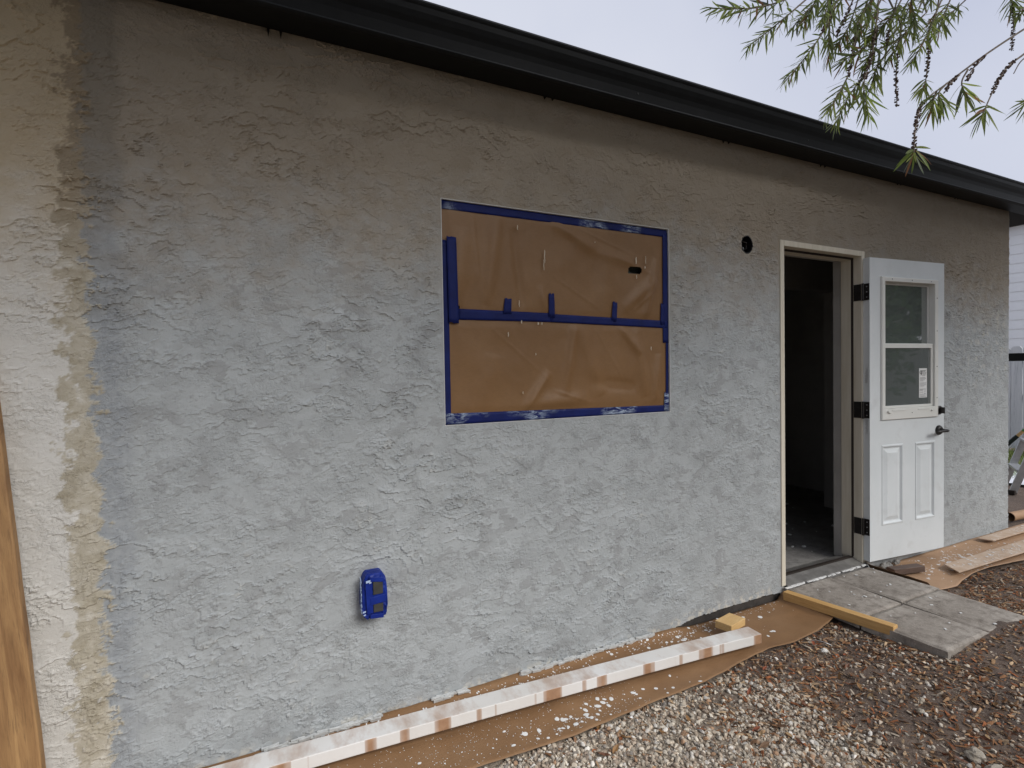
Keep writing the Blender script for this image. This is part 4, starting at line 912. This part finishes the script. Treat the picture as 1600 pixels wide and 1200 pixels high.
np_mesh('drop_cloth', np.stack([U-8.4, W-.9, .02+.03*np.abs(N3.fbm(U*5, W*5, 3))], -1).reshape(-1, 3), grid_faces(30, 30), pbr('white_cloth', (.72, .73, .78), rough=.8), smooth=True, label='crumpled white drop cloth on the ground behind the ladder', cat='drop cloth').location = (8.4, .9, 0)
rl = thing('black_rail', 'black horizontal rail crossing in front of the white fence', 'rail', (9.6, 1.9, 0))
MB().box(9.56, 9.64, 1.25, 3.2, 1.455, 1.565).build('bar', M_BLACK, rl, bevel=.006)
for y in (1.95, 3.1): MB().box(9.57, 9.63, y-.03, y+.03, 0, 1.454).build('post', M_BLACK, rl, bevel=.004)
def fence(label, p0, p1, h, m, group, gap=.148):
    p0, p1 = Vector(p0), Vector(p1); L_ = (p1-p0).length; a = math.atan2(p1.y-p0.y, p1.x-p0.x)
    r = thing('fence', label, 'fence', p0, (0, 0, a), group)
    me = bpy.data.meshes.new('picket'); w_ = .07; t_ = .009
    pts = [(-w_, 0), (w_, 0), (w_, h-.035), (w_-.03, h), (-w_+.03, h), (-w_, h-.035)]
    me.from_pydata([(x, -t_, z) for x, z in pts]+[(x, t_, z) for x, z in pts], [], [tuple(range(6)), tuple(range(11, 5, -1))]+[(k, k+6, (k+1) % 6+6, (k+1) % 6) for k in range(6)]); me.materials.append(m)
    for k in range(int(L_/gap)):
        o = bpy.data.objects.new('picket', me); o.location = (gap*(k+.5), rnd.uniform(-.002, .002), .03+rnd.uniform(-.012, .012)); o.rotation_euler = (0, rnd.gauss(0, .004), 0); finish(o, r)
    for z in (.3, h*.5, h-.25): MB().box(0, L_, .0115, .05, z, z+.085).build('stringer', m, r, local=True)
    for k in range(int(L_/2.4)+1): MB().box(k*2.4-.045, k*2.4+.045, .0505, .14, 0, h-.06).build('post', m, r, local=True)
    return r
fence('weathered white picket fence seen past the far corner of the house', (11.2, 7.5, 0), (11.2, -.6, 0), 1.66, pbr('chalky_white_fence', (.66, .68, .69), (.80, .81, .82), 3, (6, 6, .4), .8, c3=(.56, .58, .59)), 'fences around the yard')
fence('grey board fence across the yard, mirrored in the door glass', (16.8, -6.6, 0), (-3.2, -6.6, 0), 1.82, pbr('grey_weathered_fence', (.16, .155, .145), (.27, .26, .245), 3, (8, 8, .4), .85), 'fences around the yard')
nh = thing('neighbour_house', 'white lap sided neighbouring house beyond the fence', 'house', (14.2, 2, 0))
MB().box(14.23, 20, .6, 12, 0, 4.25).build('wall', pbr('house_core', (.5, .5, .5), rough=.8), nh)
me = bpy.data.meshes.new('siding_board'); me.from_pydata([(0, 0, 0), (0, 11.4, 0), (.012, 11.4, .20), (.012, 0, .20), (.028, 0, 0), (.028, 11.4, 0)], [], [(0, 1, 2, 3), (4, 5, 1, 0)])
me.materials.append(pbr('white_siding', (.80, .81, .82), (.85, .86, .87), 2, rough=.6))
for k in range(22):
    o = bpy.data.objects.new('siding_board', me); o.location = (14.2-14.2, .6-2, .02+k*.192); finish(o, nh)
MB().box(13.95, 14.2, .2, 12.2, 4.25, 4.45).build('fascia', pbr('white_fascia', (.80, .81, .83), rough=.5), nh)
MB().add([(13.9, 0, 4.46), (13.9, 12.4, 4.46), (17.5, 12.4, 4.7), (17.5, 0, 4.7), (13.9, 0, 4.5), (13.9, 12.4, 4.5), (17.5, 12.4, 4.75), (17.5, 0, 4.75)], [(0, 1, 2, 3), (7, 6, 5, 4), (0, 4, 5, 1), (1, 5, 6, 2), (2, 6, 7, 3), (3, 7, 4, 0)]).build('roof', M_DARK, nh)
# grass tufts by the far fence
n = 5000; x = rng.uniform(8.2, 11.0, n); y = rng.uniform(.9, 3.4, n); a = rng.uniform(0, 6.28, n); h = rng.uniform(.05, .17, n); w_ = .004
V_ = np.stack([np.stack([x-w_*np.cos(a), y-w_*np.sin(a), 0*x], -1), np.stack([x+w_*np.cos(a), y+w_*np.sin(a), 0*x], -1), np.stack([x+.5*h*np.sin(a*3), y+.5*h*np.cos(a*2), h], -1)], 1).reshape(-1, 3)
np_mesh('grass', V_, np.arange(3*n).reshape(-1, 3), attr_mat('grass_blade', .7), attrs={'col': ('FLOAT_COLOR', np.repeat(np.c_[pal(n, [(.10, .17, .03), (.16, .23, .05), (.22, .26, .07)], (1, 1, .6)), np.ones(n)], 3, 0))}, label='patch of bright green grass beyond the corner', cat='grass', kind='stuff')

# ------------------------------------------------------------------ trees around the yard (behind the camera; fence trees show in the glass, added ones shade the wall)
M_LEAF = attr_mat('broad_leaf', .55, .35)
def translucent(m, f):
    nt = m.node_tree; b = nt.nodes['Principled BSDF']; tr = nt.nodes.new('ShaderNodeBsdfTranslucent'); mx = nt.nodes.new('ShaderNodeMixShader'); mx.inputs[0].default_value = f
    lk(nt, b.inputs['Base Color'].links[0].from_socket, tr.inputs['Color']); lk(nt, b.outputs[0], mx.inputs[1]); lk(nt, tr.outputs[0], mx.inputs[2]); lk(nt, mx.outputs[0], nt.nodes['Material Output'].inputs['Surface']); return m
translucent(M_LEAF, .45)
def yard_tree(loc, h, r, seed, label, nleaf=5200):
    r_ = np.random.default_rng(seed); rr = random.Random(seed); t = thing('yard_tree', label, 'tree', loc, group='trees behind the yard fence')
    q = MB(); q.tube([(0, 0, -.1), (.05, .02, h*.2), (-.05, .05, h*.42), (.0, .0, h*.8)], [.17, .14, .10, .03], 10); cl_ = []
    for k in range(11):
        a = rr.random()*6.28; z0 = h*rr.uniform(.22, .62); e = Vector((math.cos(a)*r*rr.uniform(.4, .8), math.sin(a)*r*rr.uniform(.4, .8), z0+h*rr.uniform(.05, .3)))
        q.tube([(0, 0, z0), tuple((Vector((0, 0, z0))+e)*.5+Vector((0, 0, .15))), tuple(e)], [.06, .04, .012], 6); cl_.append(e)
    for k in range(16): a = rr.random()*6.28; cl_.append(Vector((math.cos(a)*r*rr.random(), math.sin(a)*r*rr.random(), h*rr.uniform(.25, .98))))
    q.build('trunk', M_BARK, t, local=True, smooth=True)
    C_ = np.array([c_[:] for c_ in cl_]); i = r_.integers(0, len(C_), nleaf); p = C_[i]+r_.normal(0, 1, (nleaf, 3))*np.array([r*.26, r*.26, h*.085])
    u = r_.normal(size=(nleaf, 3)); u /= np.linalg.norm(u, axis=1)[:, None]; v = np.cross(u, r_.normal(size=(nleaf, 3))); v /= np.linalg.norm(v, axis=1)[:, None]
    s_ = r_.uniform(.08, .17, (nleaf, 1)); P_ = np.stack([p-u*s_, p+v*s_*.5, p+u*s_, p-v*s_*.5], 1).reshape(-1, 3)
    c_ = np.array([(.045, .085, .025), (.07, .12, .035), (.035, .06, .022)])[r_.integers(0, 3, nleaf)]*r_.uniform(.8, 1.25, (nleaf, 1))
    np_mesh('crown', P_, np.arange(4*nleaf).reshape(-1, 4), M_LEAF, t, attrs={'col': ('FLOAT_COLOR', np.repeat(np.c_[c_, np.ones(nleaf)], 4, 0))}, kind='stuff')
TREES = [((-4.5, -8.2, 0), 3.6, 1.9), ((-.8, -9.0, 0), 3.3, 2.0), ((3.2, -8.6, 0), 3.5, 1.9), ((7.0, -9.2, 0), 3.7, 2.0), ((10.8, -8.4, 0), 4.2, 2.2), ((14.6, -9.0, 0), 4.6, 2.3), ((18.4, -7.0, 0), 4.2, 2.2)]
TL = ['leftmost', 'second', 'third', 'fourth', 'fifth', 'sixth', 'last and rightmost']
for k, (l_, h, r) in enumerate(TREES): yard_tree(l_, h, r, 60+k, 'leafy green tree behind the grey board fence, %s along it' % TL[k])

def added_shade_tree(loc, off, zc, spread, seed, label, nleaf):
    """unseen tree added so its broad flat canopy darkens the upper wall"""
    r_ = np.random.default_rng(seed); rr = random.Random(seed); t = thing('added_shade_tree', label, 'tree', loc, group='added unseen shade trees over the yard')
    MB().tube([(0, 0, -.1), (.04, .03, .9), (-.03, .05, 1.9), (.02, 0, zc-.5)], [.16, .13, .115, .08], 12).build('trunk', M_BARK, t, local=True, smooth=True)
    for k in range(9):
        a = k*.7+rr.random()*.4; e = Vector((off[0]+math.cos(a)*spread[0]*rr.uniform(.6, .95), off[1]+math.sin(a)*spread[1]*rr.uniform(.6, .95), zc+rr.uniform(.1, .6)))
        MB().tube([(.02, 0, zc-.7), tuple(e*.45+Vector((0, 0, zc*.50))), tuple(e)], [.06, .045, .012], 7).build('limb', M_BARK, t, local=True, smooth=True)
    a = r_.uniform(0, 2*np.pi, nleaf); rad = np.sqrt(r_.random(nleaf)); ed_ = 1+.10*np.sin(a*5+seed)+.07*np.sin(a*11)
    p = np.stack([off[0]+np.cos(a)*rad*spread[0]*ed_, off[1]+np.sin(a)*rad*spread[1]*ed_, zc+r_.random(nleaf)**1.3*(1.1-.6*rad**2)+.12*np.sin(a*4)], -1)
    u = r_.normal(size=(nleaf, 3))*np.array([1, 1, .5]); u /= np.linalg.norm(u, axis=1)[:, None]; v = np.cross(u, r_.normal(size=(nleaf, 3))*np.array([.4, .4, 1])); v /= np.linalg.norm(v, axis=1)[:, None]
    s_ = r_.uniform(.06, .12, (nleaf, 1)); P_ = np.stack([p-u*s_, p+v*s_*.5, p+u*s_, p-v*s_*.5], 1).reshape(-1, 3)
    c_ = np.array([(.045, .085, .025), (.07, .12, .035), (.035, .06, .022)])[r_.integers(0, 3, nleaf)]*r_.uniform(.8, 1.25, (nleaf, 1))
    np_mesh('crown', P_, np.arange(4*nleaf).reshape(-1, 4), M_LEAF, t, attrs={'col': ('FLOAT_COLOR', np.repeat(np.c_[c_, np.ones(nleaf)], 4, 0))}, kind='stuff')
added_shade_tree((-.6, -3.4, 0), (1.0, 1.30), 3.6, (3.0, .98), 81, 'added unseen broad shade tree behind the viewer, nearer the leaning plank', 5600)
added_shade_tree((5.4, -3.5, 0), (.1, 1.40), 3.6, (2.7, 1.0), 82, 'added unseen broad shade tree across the yard from the open door', 5000)

# ------------------------------------------------------------------ bottlebrush tree reaching in at the top right
bt = thing('bottlebrush_tree', 'bottlebrush branches with narrow leaves and seed capsules hanging in at top right', 'tree', (3.05, -2.45, 0))
TO = Vector((3.05, -2.45, 0))
trunk = [(3.05, -2.45, -.05), (3.02, -2.42, .8), (2.93, -2.36, 1.7), (2.80, -2.25, 2.5)]
L1 = [(2.80, -2.25, 2.5), (2.45, -1.90, 2.78), (2.05, -1.52, 2.80), (1.70, -1.33, 2.70), (1.40, -1.24, 2.56), (1.32, -1.23, 2.46)]
L2 = [(2.93, -2.36, 1.7), (2.62, -1.98, 2.25), (2.35, -1.65, 2.50), (2.15, -1.50, 2.47)]
L3 = [(2.80, -2.25, 2.5), (2.6, -2.5, 3.1), (2.2, -2.7, 3.5)]; L4 = [(2.80, -2.25, 2.5), (3.2, -2.3, 3.2), (3.5, -2.4, 3.7)]
MB().tube(trunk, [.085, .075, .062, .045], 12).build('trunk', M_BARK, bt, smooth=True)
for pts, r0 in ((L1, .024), (L2, .018), (L3, .022), (L4, .022)):
    MB().tube(pts, [r0*(1-.75*i/(len(pts)-1)) for i in range(len(pts))], 8).build('limb', M_BARK, bt, smooth=True)
TWIGS = [
    ([(1.362, -1.231, 2.419), (1.194, -1.217, 2.339), (1.032, -1.205, 2.297)], None, (0.25, 1)),
    ([(1.304, -1.271, 2.36), (1.209, -1.259, 2.279), (1.112, -1.247, 2.202)], None, (0.2, 1)),
    ([(1.48, -1.2, 2.468), (1.408, -1.193, 2.4), (1.353, -1.195, 2.344)], None, (0.2, 1)),
    ([(1.416, -1.281, 2.392), (1.356, -1.28, 2.291), (1.294, -1.277, 2.213), (1.219, -1.268, 2.131)], (0.12, 0.42), (0.42, 1)),
    ([(1.538, -1.251, 2.453), (1.495, -1.248, 2.374), (1.456, -1.247, 2.317)], (0.25, 1), None),
    ([(1.51, -1.305, 2.41), (1.442, -1.308, 2.276), (1.389, -1.319, 2.157), (1.31, -1.315, 2.049)], (0.25, 0.68), (0.66, 1)),
    ([(1.489, -1.34, 2.377), (1.448, -1.346, 2.215), (1.406, -1.35, 2.13), (1.392, -1.368, 2.037)], (0.25, 0.7), (0.7, 1)),
    ([(1.561, -1.298, 2.38), (1.51, -1.295, 2.219), (1.451, -1.286, 2.138), (1.398, -1.281, 2.054)], (0.5, 0.62), (0.55, 1)),
    ([(1.669, -1.293, 2.471), (1.621, -1.295, 2.359), (1.587, -1.302, 2.29)], (0.3, 1), None),
    ([(1.768, -1.286, 2.499), (1.705, -1.285, 2.411), (1.645, -1.285, 2.337)], None, (0.1, 1)),
    ([(1.665, -1.405, 2.399), (1.612, -1.406, 2.318), (1.559, -1.408, 2.24), (1.499, -1.406, 2.17)], None, (0.25, 1)),
    ([(1.768, -1.343, 2.445), (1.728, -1.341, 2.321), (1.7, -1.345, 2.215), (1.676, -1.349, 2.174)], (0.5, 0.85), (0.85, 1)),
    ([(1.616, -1.326, 2.345), (1.584, -1.33, 2.207), (1.567, -1.341, 2.11)], (0.3, 1), None),
    ([(1.976, -1.332, 2.531), (1.888, -1.319, 2.459), (1.803, -1.306, 2.413)], None, (0.3, 1)),
    ([(2.066, -1.492, 2.416), (1.919, -1.473, 2.33), (1.767, -1.452, 2.237), (1.617, -1.432, 2.137), (1.51, -1.433, 2.068), (1.437, -1.451, 1.991), (1.378, -1.476, 1.901)], (0.76, 0.99), (0.97, 1)),
    ([(1.721, -1.471, 2.216), (1.684, -1.464, 2.184), (1.647, -1.458, 2.137)], (0.1, 1), None),
    ([(1.609, -1.462, 2.142), (1.584, -1.455, 2.119), (1.561, -1.45, 2.091)], (0.1, 0.9), None),
    ([(1.64, -1.466, 2.16), (1.619, -1.462, 2.124), (1.624, -1.471, 2.084)], None, (0.5, 1)),
    ([(1.557, -1.459, 2.111), (1.532, -1.453, 2.083), (1.537, -1.462, 2.055)], None, (0.4, 1)),
    ([(1.522, -1.453, 2.086), (1.515, -1.45, 2.066), (1.512, -1.449, 2.051)], None, (0.3, 1)),
    ([(1.934, -1.519, 2.292), (1.834, -1.504, 2.226), (1.755, -1.5, 2.175), (1.69, -1.502, 2.114), (1.618, -1.503, 2.023)], (0.4, 0.8), (0.9, 1)),
    ([(2.274, -1.31, 2.64), (2.248, -1.328, 2.528), (2.207, -1.338, 2.416)], (0.3, 1), (0.0, 0.3)),
    ([(2.021, -1.472, 2.306), (1.96, -1.454, 2.266), (1.925, -1.449, 2.224)], None, None),
    ([(1.894, -1.525, 2.143), (1.85, -1.515, 2.106), (1.817, -1.51, 2.091)], None, (0.3, 1)),
    ([(1.411, -1.233, 2.443), (1.376, -1.239, 2.385), (1.331, -1.241, 2.323)], None, (0.2, 1)),
    ([(1.575, -1.246, 2.484), (1.51, -1.251, 2.36), (1.443, -1.253, 2.28)], None, (0.3, 1)),
    ([(1.589, -1.299, 2.443), (1.519, -1.3, 2.345), (1.437, -1.295, 2.261)], None, (0.3, 1)),
    ([(1.6, -1.35, 2.425), (1.537, -1.343, 2.335), (1.465, -1.331, 2.275)], None, (0.3, 1)),
    ([(1.668, -1.36, 2.439), (1.61, -1.364, 2.343), (1.54, -1.361, 2.262), (1.485, -1.365, 2.193)], None, (0.35, 1)),
    ([(1.605, -1.193, 2.527), (1.541, -1.197, 2.453), (1.468, -1.195, 2.387)], None, (0.2, 1)),
    ([(1.736, -1.328, 2.411), (1.636, -1.31, 2.32), (1.545, -1.296, 2.271), (1.486, -1.298, 2.211)], None, (0.4, 1)),
    ([(1.466, -1.351, 2.384), (1.42, -1.347, 2.321), (1.38, -1.345, 2.265)], None, (0.2, 1)),
    ([(1.762, -1.385, 2.451), (1.711, -1.384, 2.37), (1.671, -1.388, 2.308)], None, (0.3, 1)),
    ([(1.496, -1.324, 2.271), (1.435, -1.317, 2.232), (1.376, -1.311, 2.195)], None, (0.2, 1)),
    ([(1.556, -1.332, 2.266), (1.499, -1.327, 2.2), (1.467, -1.335, 2.14)], None, (0.3, 1)),
    ([(2.306, -1.383, 2.583), (2.219, -1.369, 2.534), (2.157, -1.367, 2.499)], None, (0.3, 1)),
]
def extra_twigs():
    r_ = random.Random(21); out = []
    for k in range(6):
        a = Vector((r_.uniform(1.36, 1.78), r_.uniform(-1.40, -1.22), r_.uniform(2.42, 2.52))); d_ = Vector((r_.uniform(-.75, -.05), r_.uniform(-.25, .2), r_.uniform(-.95, -.5))).normalized()*r_.uniform(.16, .30)
        out.append(([tuple(a), tuple(a+d_*.5+Vector((0, 0, .015))), tuple(a+d_)], (.15, .5) if k % 4 == 0 else None, (.3, 1)))
    return out
TWIGS += extra_twigs()
def smooth_path(pts, k=6):
    P_ = [Vector(p) for p in pts]; P_ = [P_[0]*2-P_[1]]+P_+[P_[-1]*2-P_[-2]]; out = []
    for i in range(1, len(P_)-2):
        for j in range(k):
            t = j/k; a, b, c_, d_ = P_[i-1:i+3]
            out.append(.5*((2*b)+(c_-a)*t+(2*a-5*b+4*c_-d_)*t*t+(3*b-a-3*c_+d_)*t**3))
    return out+[P_[-2]]
def leaf_green(name, c1, c2):
    m = pbr(name, c1, c2, 40, rough=.45, spec=.4); b = m.node_tree.nodes['Principled BSDF']
    return translucent(m, .62)
LG = [leaf_green('bottlebrush_leaf_mid', (.25, .31, .085), (.34, .40, .125)), leaf_green('bottlebrush_leaf_dark', (.155, .20, .085), (.21, .255, .115)), leaf_green('bottlebrush_leaf_young', (.15, .22, .045), (.22, .29, .07)), leaf_green('bottlebrush_leaf_grey', (.12, .145, .10), (.17, .19, .14)), leaf_green('bottlebrush_leaf_brown', (.26, .12, .06), (.34, .19, .10))]
def narrow_leaf(L_, W_, bend, tw):
    V_ = []; F_ = []; n = 7
    for i in range(n):
        t = i/(n-1); w_ = W_*(math.sin(math.pi*(.06+.94*t)**.85)**.75 if t < 1 else 0)+.0002; a = tw*t
        z = bend*L_*t*t
        V_ += [(L_*t, -w_*math.cos(a), z-w_*math.sin(a)+w_*.25), (L_*t, 0, z), (L_*t, w_*math.cos(a), z+w_*math.sin(a)+w_*.25)]
    for i in range(n-1): a = i*3; F_ += [(a, a+3, a+4, a+1), (a+1, a+4, a+5, a+2)]
    return V_, F_
NL = []
for k in range(15):
    V_, F_ = narrow_leaf(1.0, .039+.009*(k % 3), (-.16, -.05, .08, -.25, .02)[k % 5], (.4, -.5, .9)[k % 3]); NL.append((V_, F_))
LMESH = {}
def leafobj_mesh(shape, mi):
    if (shape, mi) not in LMESH:
        me = bpy.data.meshes.new('leaf'); me.from_pydata(NL[shape][0], [], NL[shape][1]); me.materials.append(LG[mi])
        for p in me.polygons: p.use_smooth = True
        LMESH[(shape, mi)] = me
    return LMESH[(shape, mi)]
M_TWIG = pbr('grey_twig', (.14, .11, .085), (.24, .20, .165), 80, rough=.85); M_CAP = pbr('seed_capsule', (.075, .048, .040), (.14, .095, .080), 60, rough=.8, bs=(200, .4, .002))
cap_v, cap_f = ico(1, 77); foliage = MB(); budget = [300]
def leaf_frame(d_, p, L_):
    d_ = d_.normalized(); s_ = d_.cross(Vector((0, 0, 1))); s_ = s_.normalized() if s_.length > 1e-4 else Vector((1, 0, 0)); s_ = (Matrix.Rotation(rnd.uniform(-.9, .9), 3, d_) @ s_); u_ = s_.cross(d_)
    return Matrix((d_*L_, s_*L_, u_*L_)).transposed().to_4x4(), p
def attach(p):
    best = None
    for Lm in (L1, L2):
        for q_ in smooth_path(Lm, 5):
            if q_.z < p.z-.02 and Lm is L1: continue
            dd = (q_-p).length
            if best is None or dd < best[0]: best = (dd, q_)
    return best[1]
for ti, (pts, cap, lf) in enumerate(TWIGS):
    path = smooth_path(pts, 7); side = (pts[0] in [(1.721, -1.471, 2.216), (1.609, -1.462, 2.142), (1.64, -1.466, 2.16), (1.557, -1.459, 2.111), (1.522, -1.453, 2.086), (1.496, -1.324, 2.271), (1.556, -1.332, 2.266)])
    ext = [] if side else [attach(path[0])]
    full = ext+path; r0 = .0030 if len(pts) > 4 else .0024
    tw = MB().tube(full, [r0*(1-.55*i/len(full)) for i in range(len(full))], 5).build('twig', M_TWIG, bt, smooth=True)
    cum = [0]
    for i in range(1, len(path)): cum.append(cum[-1]+(path[i]-path[i-1]).length)
    def at(t):
        s_ = t*cum[-1]
        for i in range(1, len(path)):
            if cum[i] >= s_: k = (s_-cum[i-1])/max(1e-6, cum[i]-cum[i-1]); return path[i-1].lerp(path[i], k), (path[i]-path[i-1]).normalized()
        return path[-1], (path[-1]-path[-2]).normalized()
    if cap:
        q = MB(); len_ = (cap[1]-cap[0])*cum[-1]; nc = int(len_/.0019); ang = 0
        for k in range(nc):
            t = cap[0]+(cap[1]-cap[0])*(k+.5)/nc
            if rnd.random() < .12: continue
            p, d_ = at(min(1, t+rnd.gauss(0, .004))); ang = rnd.random()*6.3; o_ = d_.orthogonal().normalized(); o_ = Matrix.Rotation(ang, 3, d_) @ o_; s_ = rnd.uniform(.0018, .0036); c0 = p+o_*rnd.uniform(.0030, .0046)
            q.add([(c0.x+v[0]*s_, c0.y+v[1]*s_, c0.z+v[2]*s_) for v in cap_v], [tuple(int(i) for i in f) for f in cap_f])
        q.build('seed_capsules', M_CAP, tw, kind='stuff')
    if lf:
        len_ = max((lf[1]-lf[0])*cum[-1], .02); n = int(len_/.0044)+8; ang = rnd.random()*6
        for k in range(n):
            t = lf[0]+(lf[1]-lf[0])*(k+.5)/n; p, d_ = at(t); ang += 2.4; o_ = d_.orthogonal().normalized(); o_ = Matrix.Rotation(ang, 3, d_) @ o_
            tipw = (k/n); dv = (d_*(.55+.55*tipw)+o_*(.85-.35*tipw)+Vector((0, 0, -.28))).normalized()
            L_ = rnd.uniform(.050, .074)*(1-.30*tipw**4)*(.85 if len_ > .12 else 1.0)
            mi = rnd.choices((0, 1, 2, 3, 4), (5, 2.8, 3.2+3*(tipw > .7), 1.4, .7))[0]; sh = rnd.randrange(15)
            m4, p0 = leaf_frame(dv, p, L_)
            if budget[0] > 0 and (ti % 2 == 0 or ti > 13):
                budget[0] -= 1; o = bpy.data.objects.new('leaf', leafobj_mesh(sh, mi)); m4.translation = p0-TO; o.matrix_basis = m4; finish(o, tw)
            else:
                foliage.add([tuple(p0+m4.to_3x3() @ Vector(v)) for v in NL[sh][0]], NL[sh][1])
# the rest of the crown, above and behind the frame
crown = MB()
for Lm, n in ((L3, 46), (L4, 46), (L2, 10)):
    sp_ = smooth_path(Lm, 6)
    for k in range(n):
        p = sp_[rnd.randrange(4, len(sp_))]; d_ = Vector((rnd.gauss(0, 1), rnd.gauss(-.35, 1), rnd.gauss(.1, .6)));
        if Lm is L2: d_ = Vector((rnd.uniform(.3, 1), rnd.uniform(-1, -.3), rnd.uniform(-.2, .5)))
        e = p+d_.normalized()*rnd.uniform(.25, .75); crown.tube([p, (p+e)/2+Vector((0, 0, .05)), e], [.004, .003, .0015], 4, False)
        for j in range(24):
            t = .3+.7*j/24; pp = p.lerp(e, t); o_ = Vector((rnd.gauss(0, 1), rnd.gauss(0, 1), rnd.gauss(0, 1))).normalized(); m4, p0 = leaf_frame((d_.normalized()*.8+o_), pp, rnd.uniform(.05, .075)); sh = rnd.randrange(15)
            foliage.add([tuple(p0+m4.to_3x3() @ Vector(v)) for v in NL[sh][0]], NL[sh][1])
crown.build('twigs', M_TWIG, bt, kind='stuff')
fo_ = foliage.build('foliage', LG[0], bt, kind='stuff', smooth=True)
fo_.data.materials.append(LG[1]); fo_.data.materials.append(LG[2]); fo_.data.materials.append(LG[4])
mi_ = np.zeros(len(fo_.data.polygons), np.int32); nl = len(mi_)//12; ch_ = rng.choice(4, nl+1, p=[.45, .35, .15, .05]); mi_[:] = ch_[np.arange(len(mi_))//12]; fo_.data.polygons.foreach_set('material_index', mi_)
